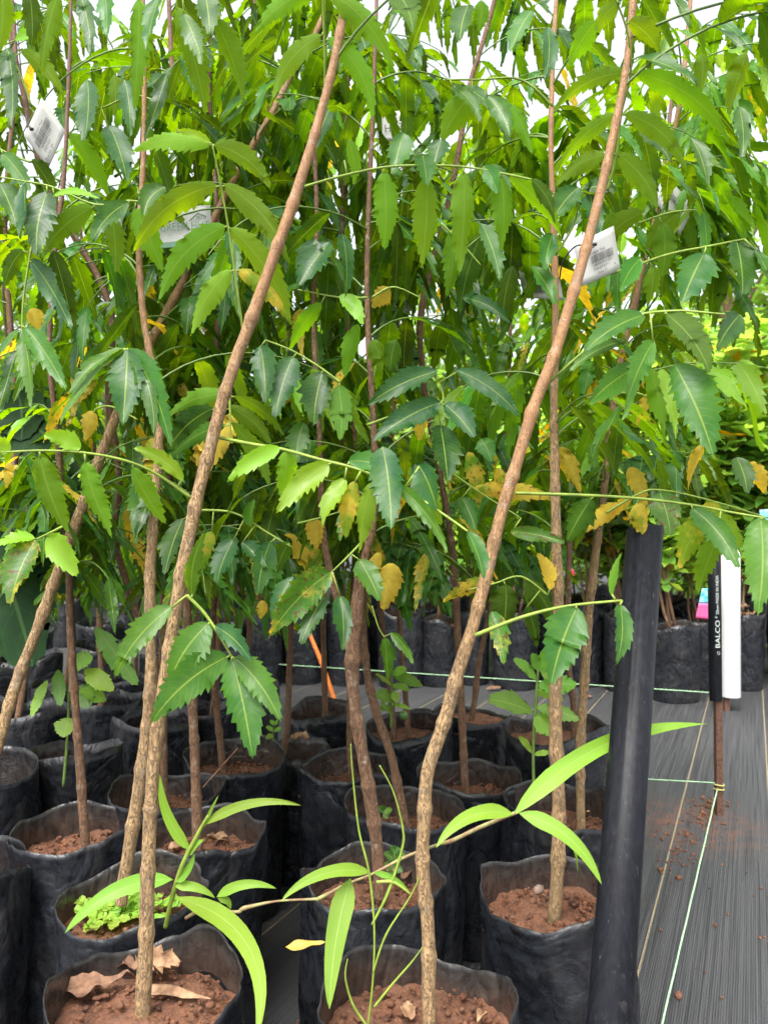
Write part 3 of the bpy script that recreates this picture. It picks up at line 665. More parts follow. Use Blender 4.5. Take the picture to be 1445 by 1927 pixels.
sapling('Q', 888, 1.85, [[(884, 1370, 12), (892, 1320, 12), (902, 1240, 12), (925, 1130, 11), (940, 980, 10), (952, 800, 9), (960, 620, 8), (955, 420, 8), (960, 200, 7)]],
        'neem sapling with short thin stem in the slumped bag full of red soil', Rr=0.098, red=1, seed=17, crown=(1010, 0.065, MD, 1165, False), drop=0.015)
sapling('R', 770, 1.72, [[(744, 1400, 13), (738, 1340, 13), (728, 1240, 12), (716, 1130, 12), (722, 1000, 11), (738, 820, 10), (750, 600, 9), (760, 380, 8), (756, 150, 7)], [(768, 1390, 12), (764, 1330, 12), (756, 1230, 11), (752, 1100, 10), (780, 940, 9), (792, 800, 8)]],
        'twin stemmed neem sapling in the shiny crumpled bag with a leafy weed', Rr=0.100, h=0.31, red=1, seed=18, dips=((-40, 22, -0.03), (-110, 22, 0.02)), crown=(1010, 0.065, DK, 1165, False), drop=0.03)
sapling('S', 606, 1.9, [[(613, 1370, 13), (612, 1310, 13), (608, 1180, 12), (604, 1050, 11), (560, 850, 10), (545, 650, 9), (540, 450, 8), (545, 200, 7)]],
        'neem sapling with dark stem standing beside the orange tube', Rr=0.100, red=1, seed=19, crown=(1010, 0.065, DK, 1165, False))
sapling('T', 552, 1.66, [[(534, 1420, 14), (540, 1370, 13), (545, 1250, 13), (550, 1130, 12), (556, 1000, 11), (520, 840, 10), (505, 640, 9), (500, 420, 8), (505, 180, 7)]],
        'neem sapling with thin dark stem in the bag with a tiny seedling', Rr=0.082, h=0.275, red=1, seed=20, crown=(1010, 0.065, DK, 1165, False))
sapling('U', 655, 1.46, [[(664, 1470, 14), (658, 1400, 14), (660, 1200, 12), (668, 1000, 11), (640, 800, 10), (620, 600, 9), (600, 400, 8)]],
        'neem sapling in the bag with scattered litter behind the forked trunk', Rr=0.098, red=1, seed=21, crown=(1010, 0.065, DK, 1165, False))
# far saplings that close the view between the trunks: back rows at left and centre
random.seed(99)
def rear_sapling(seed, Hh):
    random.seed(seed)
    root = empty('potted_sapling', (0, 0, 0))
    make_bag(root, Vector((0, 0, 0)), 0.1, 0.30, seed, lod=1, soil_drop=.09, mud=.05)
    mb = MB(); lean = rnd(-0.12, 0.12)
    pts = catmull([(Vector((lean * (k / 6) ** 1.3 + rnd(-0.012, 0.012), rnd(-0.03, 0.03), 0.24 + (Hh - 0.24) * k / 6)), lerp(0.0085, 0.003, k / 6)) for k in range(7)], 6)
    tube(mb, pts, 8, 0.1, seed); mb.build('trunk', M['bark_red'], root)
    cr = MB(); acc = 0; az = 0; nxt = 0.30
    for i in range(1, len(pts)):
        acc += (pts[i][0] - pts[i - 1][0]).length
        if acc < nxt: continue
        nxt = acc + 0.075; az += 2.4
        compound_free(cr, pts[i][0], az, R(rnd(20, 60)), rnd(0.18, 0.3), (0.42, 1.0), 2)
    cr.build('crown', [M['neem'], M['petiole_dark']], root)
    return root
def compound_free(*a):
    global blocked
    keep = blocked; blocked = lambda *k: False
    compound(*a, ymax=9999); blocked = keep
protos = [rear_sapling(201, 1.5), rear_sapling(202, 1.7), rear_sapling(203, 1.35)]
spots = [(50, 1.90), (192, 2.0), (290, 1.84), (400, 2.02), (-60, 2.0), (120, 2.35), (250, 2.4), (370, 2.35), (460, 2.2), (-10, 2.45), (70, 2.85), (190, 2.9), (310, 2.85), (410, 2.75), (-40, 3.0), (60, 3.4), (190, 3.5), (330, 3.4)]
for i, (px, d) in enumerate(spots):
    src = protos[i % 3]; o = src if i < 3 else copy_tree(src)
    o.location = ((px - CX) / F * d, d, 0); o.rotation_euler = (0, 0, rnd(0, 6.28))
    s_ = rnd(0.9, 1.08); o.scale = (s_, s_, s_)
    o['spot'] = (px, d)
NUM = ['first', 'second', 'third', 'fourth', 'fifth', 'sixth', 'seventh', 'eighth', 'ninth', 'tenth', 'eleventh', 'twelfth', 'thirteenth', 'fourteenth', 'fifteenth', 'sixteenth', 'seventeenth']
def label_rows(objs, rows, fmt, cat, group):
    """rows: [(max depth, row words)]; each thing gets its place counted from the left"""
    lo = 0
    for dmax, words in rows:
        row = sorted([o for o in objs if lo <= o['spot'][1] < dmax], key=lambda o: o['spot'][0] / 1.0); lo = dmax
        for k, o in enumerate(row): tag(o, fmt % (NUM[k], words), cat, group)
    for o in objs: del o['spot']
rear_things = [o for o in col.objects if o.get('spot')]
label_rows(rear_things, [(2.1, 'first shaded row behind the left bags'), (2.6, 'second shaded row behind the left bags'), (3.1, 'third shaded row behind the left bags'), (9, 'last shaded row behind the left bags')],
           'neem sapling, %s from the left in the %s', 'potted sapling', 'neem saplings in the shaded back rows')

# ------------------------------------------------------------------ leaves traced from the photo
S = {k: v[0] for k, v in SAP.items()}
random.seed(5)
hand_leaf(S['A'], 0.80, [(458, 626), (446, 540), (432, 440), (416, 350), (400, 272)], [
    (398, 273, 248, 285, 42, 'v', .12), (402, 273, 510, 357, 44, 'u', .14), (396, 268, 330, 246, 20, 'l', .05), (410, 348, 250, 478, 52, 'u', .15), (420, 346, 545, 497, 48, 'u', .12),
    (426, 425, 298, 570, 54, 'u', .14), (430, 428, 548, 610, 52, 'v', .1), (436, 508, 360, 632, 48, 'v', .1), (446, 508, 552, 614, 40, 'q', .12)], d1=0.74)
hand_leaf(S['A'], 0.79, [(612, 195), (611, 110), (608, 10), (606, -60)], [(606, 66, 513, 190, 44, 'u', .14), (616, 70, 702, 225, 46, 'u', .14), (604, -20, 478, 66, 48, 'u', .12), (612, -20, 742, 132, 54, 'u', .1)], d1=0.74)
hand_leaf(S['A'], 0.82, [(570, 352), (640, 332), (722, 315), (800, 311), (872, 314), (940, 325), (1000, 338)], [
    (722, 322, 723, 472, 54, 'u', .03), (803, 330, 793, 503, 58, 'u', .03), (872, 322, 862, 518, 52, 'u', .03), (942, 330, 945, 475, 52, 'u', .03), (955, 328, 1058, 452, 40, 'u', .08),
    (795, 292, 802, 350, 50, 't', .05), (910, 312, 935, 365, 34, 't', .05), (648, 300, 650, 350, 20, 'd'), (655, 262, 665, 350, 30, 'u', .08), (1000, 338, 1045, 420, 36, 'd', .1)], d1=0.74)
hand_leaf(S['B'], 0.80, [(1142, 360), (1160, 290), (1168, 215), (1186, 138), (1180, 60), (1150, -20)], [
    (1183, 137, 1040, 212, 38, 'u', .14), (1190, 137, 1375, 273, 48, 'u', .14), (1164, 214, 1045, 330, 38, 'u', .12), (1174, 214, 1292, 322, 44, 'u', .14),
    (1140, 291, 1043, 352, 38, 'u', .12), (1162, 291, 1238, 395, 50, 'u', .1), (1182, 40, 1240, 100, 44, 'u', .1), (1195, 108, 1312, 162, 38, 'w', .08), (1165, 5, 1120, 60, 36, 'u', .1)], d1=0.72)
# hanging leaves in the top left corner
hand_leaf(S['J'], 0.86, [(410, -30), (330, -18), (262, -10), (115, -20), (0, -30)], [
    (112, -12, 80, 140, 50, 'u', .04), (262, -5, 252, 205, 54, 'u', .03), (300, -5, 278, 95, 44, 'w', .04), (385, -15, 395, 66, 52, 'w', .04), (332, 12, 388, 220, 60, 'u', .04),
    (404, 35, 460, 200, 52, 'u', .05), (345, 25, 382, 125, 42, 't', .04), (55, -20, 60, 90, 44, 'd'), (195, -20, 200, 70, 40, 't'), (150, -15, 172, 110, 34, 'T'), (5, -20, -2, 100, 44, 'u')], thick=0.0014)
hand_leaf(S['L'], 0.95, [(60, 200), (30, 120), (-10, 60)], [(15, 90, 22, 245, 40, 'T'), (40, 95, 120, 180, 34, 'u', .1), (30, 75, 70, 60, 24, 'l')])
hand_leaf(S['L'], 0.98, [(58, 305), (30, 295), (-20, 270)], [(5, 288, 58, 362, 40, 't'), (0, 345, 32, 425, 54, 'w', .05), (60, 300, 105, 370, 36, 'd')])
hand_leaf(S['J'], 0.92, [(310, 390), (245, 378), (180, 385), (100, 352), (40, 340), (-20, 330)], [
    (90, 360, 70, 482, 64, 'T', .06), (176, 390, 78, 488, 50, 'u', .1), (244, 380, 174, 455, 44, 'w', .1), (212, 410, 218, 515, 46, 'u', .04), (252, 392, 306, 512, 52, 'u', .04), (312, 352, 272, 408, 52, 'w', .2), (100, 368, 190, 375, 26, 'l', .12), (45, 345, 40, 450, 44, 'T')])
hand_leaf(S['H'], 1.05, [(330, 210), (260, 180), (200, 200), (150, 220)], [(205, 235, 240, 345, 54, 'T', .06), (165, 150, 158, 270, 56, 'T'), (130, 250, 205, 372, 44, 'u', .06), (215, 140, 215, 220, 34, 'u'), (235, 150, 245, 260, 36, 'T')])
hand_leaf(S['J'], 0.93, [(60, 465), (45, 560), (42, 630)], [(45, 470, 10, 540, 36, 'd', .1), (42, 620, 60, 770, 40, 'g', .05), (48, 615, 125, 735, 44, 't', .05), (38, 620, -10, 690, 36, 't'), (58, 490, 135, 620, 46, 'T', .05), (100, 470, 140, 640, 50, 'd', .04)], pet='petiole')
hand_leaf(S['A'], 0.86, [(432, 745), (434, 800), (430, 840)], [(425, 742, 315, 785, 38, 'u', .12), (440, 745, 536, 822, 36, 'u', .12), (402, 768, 315, 850, 50, 'd', .1), (430, 765, 511, 836, 40, 'u', .1), (425, 800, 320, 862, 40, 'd', .1), (436, 795, 508, 915, 40, 'u', .08)])
hand_leaf(S['E'], 0.84, [(268, 740), (262, 690), (240, 656)], [(236, 656, 115, 800, 40, 'g', .08), (240, 657, 232, 800, 70, 'T', .02, -0.6), (246, 655, 322, 840, 60, 't', .06), (232, 655, 130, 745, 34, 'g', .1), (250, 660, 290, 820, 40, 't', .1)])
hand_leaf(S['A'], 0.80, [(360, 938), (300, 895), (240, 868), (160, 852), (75, 848), (0, 852)], [
    (75, 858, 128, 1005, 62, 'u', -.03), (160, 868, 212, 1012, 62, 'u', -.03), (248, 878, 312, 986, 58, 'u', -.03), (152, 845, 82, 820, 40, 'l', .1, -0.2), (345, 905, 250, 843, 34, 'l', .12, -0.3), (20, 850, -40, 830, 40, 'l', .1)], thick=0.0019, d1=0.72)
hand_leaf(S['K'], 0.9, [(120, 990), (90, 1005), (68, 1015)], [(68, 1015, 20, 1140, 66, 'M', .05, -0.5), (90, 1008, 145, 1085, 58, 'l', .06, -0.1), (66, 1012, -10, 1030, 36, 'l', .1)])
hand_leaf(S['A'], 0.78, [(406, 822), (470, 835), (530, 845), (600, 864), (680, 885), (760, 920), (830, 965), (880, 1000)], [
    (528, 842, 428, 907, 38, 'l', .08, -.2), (540, 848, 528, 935, 46, 'v', .04), (620, 872, 521, 966, 54, 'l', .08, -.25), (650, 900, 606, 992, 42, 'l', .08, -.3), (655, 868, 748, 905, 42, 't', .16, -.3), (668, 905, 650, 1015, 42, 'q', .04), (700, 908, 676, 1040, 46, 'v', .04),
    (745, 912, 842, 1040, 30, 'g', .08), (790, 905, 830, 990, 40, 'v', .05), (880, 1000, 910, 1090, 40, 'w', .05), (720, 840, 736, 1000, 66, 'T', .03, -.7), (788, 875, 822, 962, 66, 'T', .04)], thick=0.0019, d1=0.66)
hand_leaf(S['A'], 0.72, [(352, 1120), (380, 1148), (400, 1175), (420, 1208), (436, 1235)], [
    (326, 1140, 215, 1277, 52, 'g', .08), (394, 1172, 318, 1290, 72, 't', .08), (430, 1235, 284, 1362, 78, 't', .08), (436, 1238, 476, 1430, 76, 't', .03, -.35), (440, 1236, 528, 1358, 56, 't', .08), (404, 1178, 472, 1245, 40, 'T', .1), (362, 1122, 388, 1000, 34, 'g', .1)], thick=0.0020)
hand_leaf(S['D'], 0.86, [(690, 1010), (660, 1042), (625, 1076)], [(624, 1076, 505, 1200, 74, 'M', .06, -.4), (676, 1052, 716, 1132, 52, 't', .03), (612, 1120, 566, 1215, 46, 'T', .05), (640, 1120, 645, 1225, 42, 'T', .05), (552, 1085, 512, 1170, 40, 'T')])
hand_leaf(S['F'], 0.92, [(372, 960), (440, 965), (500, 1000), (550, 1030)], [(345, 975, 310, 1082, 58, 'T', .04), (440, 1015, 408, 1100, 52, 'T', .06), (510, 1018, 486, 1120, 54, 'T', .05), (400, 1000, 372, 1085, 40, 'q', .05), (455, 1020, 500, 1070, 36, 'T'), (545, 1020, 520, 1080, 44, 'd'), (470, 990, 480, 940, 30, 'g')])
hand_leaf(S['D'], 0.88, [(640, 720), (600, 690), (550, 660), (500, 640)], [(552, 670, 518, 788, 62, 'T', .04), (607, 700, 590, 802, 66, 'T', .03), (490, 650, 500, 760, 54, 'T', .03), (636, 725, 640, 830, 50, 't'), (572, 795, 558, 872, 50, 't', .06)])
hand_leaf(S['N'], 0.9, [(690, 800), (760, 775), (830, 758), (826, 720)], [(830, 757, 700, 832, 56, 'T', .06, -.25), (824, 698, 690, 764, 52, 'T', .06, -.2), (836, 760, 892, 825, 52, 'T', .06), (829, 800, 842, 908, 70, 'T', .02), (780, 873, 822, 958, 56, 'T', .04), (858, 696, 978, 785, 46, 'T', .08, -.2)])
hand_leaf(S['M'], 0.95, [(822, 870), (900, 925), (980, 975)], [(868, 935, 895, 1000, 44, 'w', .05), (905, 825, 925, 870, 40, 't', .05), (880, 850, 900, 960, 40, 'm'), (935, 880, 940, 960, 40, 'm', .04), (890, 920, 1060, 940, 38, 'm', .04), (960, 1000, 1065, 1022, 32, 'M', .04)])
hand_leaf(S['B'], 0.76, [(1010, 740), (1100, 660), (1180, 600), (1265, 585), (1345, 590)], [
    (1268, 684, 1342, 860, 88, 't', .02, -.35), (1200, 690, 1106, 762, 56, 'g', .06), (1213, 592, 1098, 662, 54, 'w', .08), (1252, 590, 1335, 702, 58, 'w', .08), (1220, 690, 1252, 832, 50, 'u', .03), (1180, 640, 1070, 700, 40, 't', .1), (1230, 640, 1170, 790, 50, 'g', .05), (1392, 592, 1346, 662, 54, 'w', .06)], d1=0.70)
hand_leaf(S['B'], 0.82, [(1100, 530), (1180, 505), (1260, 478), (1340, 462), (1400, 450)], [
    (1325, 476, 1282, 572, 76, 'w', .04, -.35), (1385, 452, 1396, 556, 74, 'w', .04, -.35), (1205, 486, 1166, 550, 44, 't', .08), (1228, 500, 1218, 580, 40, 'u', .04), (1420, 470, 1450, 540, 40, 't')], d1=0.72)
hand_leaf(S['B'], 0.79, [(970, 928), (1100, 932), (1200, 938), (1300, 950), (1380, 965), (1440, 975)], [
    (1112, 937, 1066, 1020, 58, 'd', .03), (1200, 945, 1215, 1010, 50, 'm', .03), (1300, 955, 1390, 1072, 54, 'w', .08), (1322, 966, 1276, 1072, 52, 'q', .03), (1350, 1008, 1312, 1116, 54, 'u', .03), (1430, 972, 1424, 1160, 74, 'g', .03, -.3), (1355, 965, 1398, 1050, 34, 'v', .05)], d1=0.74, thick=0.0018)
hand_leaf(S['O'], 0.93, [(1140, 965), (1200, 930), (1240, 922), (1330, 940), (1445, 975)], [(1240, 924, 1262, 1010, 66, 'M', .03), (1335, 940, 1345, 1015, 50, 'q', .03), (1166, 950, 1100, 1002, 36, 'y', .06), (1190, 935, 1140, 985, 30, 'y', .06)], pet='petiole')
hand_leaf(S['B'], 0.72, [(893, 1196), (980, 1162), (1065, 1141), (1170, 1130)], [(1086, 1142, 1036, 1290, 84, 'w', .05, -.3), (1166, 1136, 1158, 1252, 44, 'w', .08), (1150, 1120, 1170, 1040, 26, 'u')], thick=0.0021)
hand_leaf(S['C'], 0.95, [(1030, 1120), (980, 1085), (930, 1098), (880, 1110)], [(930, 1096, 832, 1135, 40, 'm', .08), (952, 1100, 945, 1200, 60, 'd', .03), (985, 1090, 1045, 1180, 44, 'd', .1), (925, 1150, 948, 1252, 40, 'M', .04), (1035, 1110, 1010, 1040, 36, 'y', .08), (990, 1140, 1010, 1220, 30, 'd')])
hand_leaf(S['C'], 0.9, [(1045, 480), (1080, 420), (1090, 360)], [(1088, 352, 1036, 420, 54, 'w', .06), (1095, 355, 1160, 360, 40, 'T', .1), (1110, 365, 1120, 450, 54, 'T', .03), (1040, 440, 1025, 510, 40, 'w', .05), (1000, 500, 1045, 575, 40, 't', .06), (905, 420, 940, 530, 40, 'w', .05), (920, 310, 960, 370, 34, 't')])
hand_leaf(S['C'], 0.88, [(1040, 200), (980, 150), (900, 150), (840, 150)], [(850, 160, 905, 230, 34, 'w', .1), (890, 175, 830, 265, 60, 'u', .05), (915, 180, 960, 260, 42, 't', .1), (955, 195, 1000, 290, 40, 'u', .06), (830, 262, 815, 320, 48, 'T', .03), (760, 250, 740, 330, 54, 't', .03), (1000, 20, 960, 100, 44, 't'), (1030, 50, 1025, 150, 40, 'T'), (880, 10, 865, 80, 50, 'w'), (905, 0, 900, 60, 36, 'u'), (1120, 40, 1070, 125, 50, 'u', .05)])
hand_leaf(S['D'], 0.9, [(692, 560), (640, 560), (560, 545)], [(620, 455, 560, 540, 60, 'T', .03), (595, 450, 570, 550, 54, 'T'), (645, 440, 650, 560, 50, 'T'), (605, 570, 545, 660, 44, 'u', .06), (640, 555, 682, 612, 36, 'l', .1), (675, 610, 650, 710, 36, 'u', .06), (745, 640, 735, 700, 40, 'd'), (700, 640, 720, 700, 44, 'u')])
hand_leaf(S['M'], 0.95, [(830, 420), (870, 460), (905, 500)], [(905, 440, 865, 590, 50, 'd', .05), (850, 430, 840, 560, 44, 'u'), (965, 500, 945, 620, 46, 'd'), (870, 560, 960, 610, 30, 'T', .1)])
hand_leaf(S['C'], 0.95, [(1200, 420), (1260, 400), (1310, 395)], [(1210, 400, 1135, 460, 44, 'u', .1), (1280, 400, 1215, 470, 46, 'u', .1), (1320, 100, 1310, 200, 50, 'u', .05), (1405, 100, 1370, 220, 50, 'u', .05), (1245, 420, 1245, 520, 50, 'u'), (1390, 200, 1395, 300, 40, 'w', .05), (1300, 260, 1330, 350, 40, 't')])
hand_leaf(S['O'], 1.0, [(1160, 740), (1200, 740), (1240, 760)], [(1225, 738, 1198, 802, 28, 'y', .05), (1120, 740, 1118, 775, 34, 'y', .05), (1322, 836, 1294, 922, 44, 'y', .05), (1050, 842, 1092, 928, 36, 'y', .05), (1182, 880, 1216, 955, 40, 'y', .05), (1410, 870, 1438, 930, 34, 'y', .03), (1385, 860, 1405, 930, 46, 'w')])
hand_leaf(S['E'], 0.98, [(180, 770), (210, 765), (260, 790)], [(178, 775, 160, 830, 40, 'y', .05), (60, 580, 70, 625, 40, 'y'), (400, 800, 372, 880, 50, 'y', .06), (445, 780, 395, 890, 60, 'y', .1), (20, 870, 12, 920, 24, 'y')])
hand_leaf(S['D'], 0.97, [(560, 985), (600, 975), (650, 960)], [(590, 975, 596, 1035, 40, 'y', .04), (660, 940, 640, 1020, 28, 'M'), (715, 1040, 700, 1100, 28, 'y'), (740, 1060, 722, 1150, 56, 'y', .03), (495, 1130, 490, 1165, 24, 'y'), (770, 880, 800, 960, 40, 'q')])
hand_leaf(S['N'], 1.0, [(700, 560), (740, 540), (790, 560)], [(735, 545, 700, 580, 40, 'y', .1), (800, 780, 790, 830, 30, 'y')])
hand_leaf(S['N'], 0.96, [(700, 1140), (712, 1180), (724, 1200)], [(724, 1200, 728, 1280, 36, 'd', .03), (735, 1190, 778, 1250, 24, 't', .1)], thick=0.001)
# nearer fill of drooping leaves between the traced ones
random.seed(61)
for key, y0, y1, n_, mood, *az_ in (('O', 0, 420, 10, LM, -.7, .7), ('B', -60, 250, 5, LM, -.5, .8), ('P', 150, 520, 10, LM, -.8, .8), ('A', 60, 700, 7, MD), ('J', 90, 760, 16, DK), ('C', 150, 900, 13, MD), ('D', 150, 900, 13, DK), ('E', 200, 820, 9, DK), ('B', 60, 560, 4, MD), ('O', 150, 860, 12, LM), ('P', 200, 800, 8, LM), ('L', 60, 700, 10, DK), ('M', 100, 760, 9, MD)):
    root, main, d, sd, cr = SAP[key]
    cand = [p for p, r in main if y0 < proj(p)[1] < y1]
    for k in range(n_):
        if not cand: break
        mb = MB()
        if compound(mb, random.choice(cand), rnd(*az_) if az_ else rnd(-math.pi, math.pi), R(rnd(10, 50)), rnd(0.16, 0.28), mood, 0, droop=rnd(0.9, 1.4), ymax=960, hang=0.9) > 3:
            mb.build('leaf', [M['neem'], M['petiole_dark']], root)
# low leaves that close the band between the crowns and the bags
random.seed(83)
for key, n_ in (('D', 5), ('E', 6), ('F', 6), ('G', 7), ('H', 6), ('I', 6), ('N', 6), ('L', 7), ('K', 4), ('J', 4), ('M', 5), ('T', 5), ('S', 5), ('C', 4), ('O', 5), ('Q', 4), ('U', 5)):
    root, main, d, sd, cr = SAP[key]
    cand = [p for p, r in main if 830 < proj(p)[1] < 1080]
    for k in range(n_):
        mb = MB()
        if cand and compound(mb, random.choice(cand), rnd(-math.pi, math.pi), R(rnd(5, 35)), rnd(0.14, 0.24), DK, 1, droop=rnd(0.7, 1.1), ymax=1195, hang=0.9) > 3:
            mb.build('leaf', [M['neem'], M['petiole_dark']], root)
grow_crowns()
# ------------------------------------------------------------------ near black pipe and the two far stakes
def pipe(name, top, bot, r, mat, parent=None, wall=0.0025, cut=0.0, sides=48, closed=False):
    ax = (top - bot).normalized(); N = ax.cross(Vector((0, 1, 0))).normalized(); B = N.cross(ax).normalized()
    mb = MB(); vs = []; rings = [(bot, r, 0), (bot.lerp(top, 0.5), r, 0), (top, r - 0.0004, 1), (top, r - wall, 1), (top - ax * 0.08, r - wall, 0)]
    for (c, rr, tp) in rings:
        for k in range(sides):
            a = 2 * math.pi * k / sides
            q = c + N * rr * math.cos(a) + B * rr * math.sin(a)
            if tp and cut: q = q + ax * (cut * (noise.noise(Vector((math.cos(a) * 2.2, math.sin(a) * 2.2, 3))) + 0.5 * noise.noise(Vector((math.cos(a) * 8, math.sin(a) * 8, 3)))) - cut * 0.9 * math.cos(a))
            vs.append(q)
    fs = []
    for i in range(len(rings) - 1):
        for k in range(sides):
            a = i * sides + k; b_ = i * sides + (k + 1) % sides; fs.append((a, b_, b_ + sides, a + sides))
    if closed: fs.append(tuple((len(rings) - 1) * sides + k for k in range(sides)))
    mb.add(vs, fs); return mb.build(name, mat, parent)
top = P(1213, 997, 0.80); b0 = P(1146, 1927, 0.655); dirv = (b0 - top); bot = top + dirv * (top.z / (top.z - b0.z))
bot.z = 0.0
o = tag(pipe('pipe_post', top, bot, 0.0193, M['pipe'], cut=0.004), 'thick black plastic pipe standing nearest at right, top roughly cut', 'pipe')

ds = H * F / (1533 - HY)
rp = P(1352, 1533, ds)
st = empty('stake', (rp.x, rp.y, 0))
tag(st, 'rusty iron stake sleeved in a black pipe with white lettering', 'stake')
mb = MB(); hw = 0.0075
zt = P(1345, 1000, ds)
def angle_bar(mb, b, t, w, th=0.0022):
    ax = (t - b)
    L = [(-w, -w), (w, -w), (w, -w + th), (-w + th, -w + th), (-w + th, w), (-w, w)]
    vs = [b + Vector((x, y, 0)) for x, y in L] + [t + Vector((x, y, 0)) for x, y in L]
    fs = [(i, (i + 1) % 6, (i + 1) % 6 + 6, i + 6) for i in range(6)] + [(5, 4, 3, 2, 1, 0), (6, 7, 8, 9, 10, 11)]
    mb.add(vs, fs)
angle_bar(mb, Vector((rp.x, rp.y, -0.02)), P(1347, 1010, ds), 0.0085)
mb.build('rod', M['rust'], st, smooth=False)
p_top, p_bot = P(1342, 1004, ds), P(1346, 1318, ds)
rpipe = 11.5 / F * ds
pb = pipe('pipe_sleeve', p_top, p_bot, rpipe, M['pipe'], st)
def text_faces(s, size):
    cu = bpy.data.curves.new('lettering', 'FONT'); cu.body = s; cu.size = size; cu.resolution_u = 3
    ob = bpy.data.objects.new('lettering', cu); col.objects.link(ob)
    bpy.context.view_layer.update()
    me = ob.to_mesh(); bm = bmesh.new(); bm.from_mesh(me); ob.to_mesh_clear()
    bpy.data.objects.remove(ob); bpy.data.curves.remove(cu)
    return bm
def sleeve_text(s, y0, y1, size, ph, mat, bold=1.0):
    bm = text_faces(s, 1.0); bmesh.ops.triangulate(bm, faces=bm.faces[:])
    for _ in range(2): bmesh.ops.subdivide_edges(bm, edges=[e for e in bm.edges if e.calc_length() > 0.14], cuts=1)
    bmesh.ops.triangulate(bm, faces=bm.faces[:])
    xs = [v.co.x for v in bm.verts]; w = max(xs) - min(xs); x0 = min(xs); a, b_ = P(1345, y0, ds), P(1345, y1, ds)
    Lz = b_.z - a.z; vs = []
    for v in bm.verts:
        z = a.z + (v.co.x - x0) / w * Lz; f = (z - p_bot.z) / (p_top.z - p_bot.z); c = p_bot.lerp(p_top, f)
        an = ph - (v.co.y - 0.35) * size / rpipe
        vs.append(Vector((c.x + (rpipe + 0.0006) * math.sin(an), c.y - (rpipe + 0.0006) * math.cos(an), z)))
    mb.add(vs, [tuple(q.index for q in f.verts) for f in bm.faces]); bm.free()
mb = MB()
sleeve_text('BALCO', 1217, 1166, 0.0165, 0.0, None)
sleeve_text('®', 1162, 1158, 0.008, -.2, None)
sleeve_text('20mm MADE IN INDIA', 1155, 1082, 0.0105, 0.0, None)
# ring mark in front of the words
mk = [(P(1346, 1227 + 3 * math.sin(a / 8 * 6.283), ds) + Vector((rpipe * (0.0 + 0.2 * math.cos(a / 8 * 6.283)), -rpipe * 1.0 - 0.0006, 0)), 0.0006) for a in range(9)]
tube(mb, mk, 4)
mb.build('lettering', M['white_ink'], pb, smooth=False)
tie = MB()
for k in range(2):
    zc = P(1346, 1476 + 8 * k, ds)
    tube(tie, [(Vector((rp.x + 0.0125 * math.cos(a * 0.5236), rp.y + 0.0125 * math.sin(a * 0.5236), zc.z + 0.001 * math.sin(a))), 0.0016) for a in range(13)], 6)
tie.build('tie', M['tie'], st)

d2 = H * F / (1337 - HY)
w0 = P(1366, 1337, d2); st2 = empty('stake', (w0.x, w0.y, 0))
tag(st2, 'rusty iron stake sleeved in a thick white pipe behind the lettered black one', 'stake')
mb = MB(); angle_bar(mb, Vector((w0.x, w0.y, -0.02)), P(1366, 1100, d2), 0.010); mb.build('rod', M['rust'], st2, smooth=False)
pipe('pipe_sleeve', P(1373, 1003, d2), P(1374, 1310, d2), 17.5 / F * d2, M['white_pipe'], st2)

# ------------------------------------------------------------------ strings
def string(a, b, lab, sag=0.0, r=0.0011):
    mb = MB(); n = 24
    tube(mb, [(a.lerp(b, k / n) + Vector((0.0003 * math.sin(k * 1.7), 0, -sag * 4 * (k / n) * (1 - k / n))), r) for k in range(n + 1)], 6)
    tag(mb.build('string', M['string']), lab, 'string')
kn = P(1349, 1484, ds)
nr = gpt(1235, 1975); nr.z = 0.004
string(kn, nr, 'pale green string running from the lettered stake towards the front right', r=0.0018)
far_l = Vector(P(1205, 1464, ds * 1.01)); string(P(1344, 1473, ds), P(900, 1449, ds * 1.12), 'pale green string tied to the lettered stake and running left behind the near pipe', r=0.0014)
a_, b_ = P(1362, 1305, d2), P(430, 1244, d2 * 1.17)
string(a_, b_, 'pale green string stretched low across the gap before the far row', r=0.0016)

# ------------------------------------------------------------------ weeds
def blade(parent, d, bx, by, tx, ty, w, bow, kind='t', dd=0.0, ctrl=None, mat='blade'):
    mb = MB(); B = P(bx, by, d); T_ = P(tx, ty, d + dd); Lp = math.hypot(tx - bx, ty - by); L = (T_ - B).length
    dx, dy = (tx - bx) / Lp, (ty - by) / Lp; px_, py_ = dy, -dx
    if abs(dx) > 0.15:
        if py_ > 0: px_, py_ = -px_, -py_
    elif px_ < 0: px_, py_ = -px_, -py_
    bv = Vector((px_, 0, -py_)) * bow * L * 2
    Td = (T_ - B).normalized(); top = kind == 't'
    up = Vector((rnd(-.2, .2), -1 if top else 1, 0.7)); N = (up - Td * up.dot(Td)).normalized()
    leaflet(mb, B, T_, N, w / F * d * 0.84, bv, teeth=0, tint=(rnd(0.6, 1.0), 0, 0), lod=0, fold=0.18, wave=0.006, shape=2, asym=0.03)
    return mb.build('leaf_blade', M[mat], parent)
def stem(parent, pts, name='stem', mat='runner', sides=8):
    mb = MB(); tube(mb, catmull([(P(x, y, d), w / F * d / 2) for x, y, d, w in pts], 8), sides, 0.08, 3, nodes=None); return mb.build(name, M[mat], parent)
random.seed(12)
b0 = P(318, 1735, 0.90); wd = tag(empty('grass_weed', b0), 'broad bladed bright green grass weed arching out of the second left bag', 'weed')
stem(wd, [(312, 1745, .87, 9), (324, 1690, .86, 10), (345, 1625, .85, 9), (375, 1565, .85, 7), (392, 1535, .85, 5)], mat='petiole')
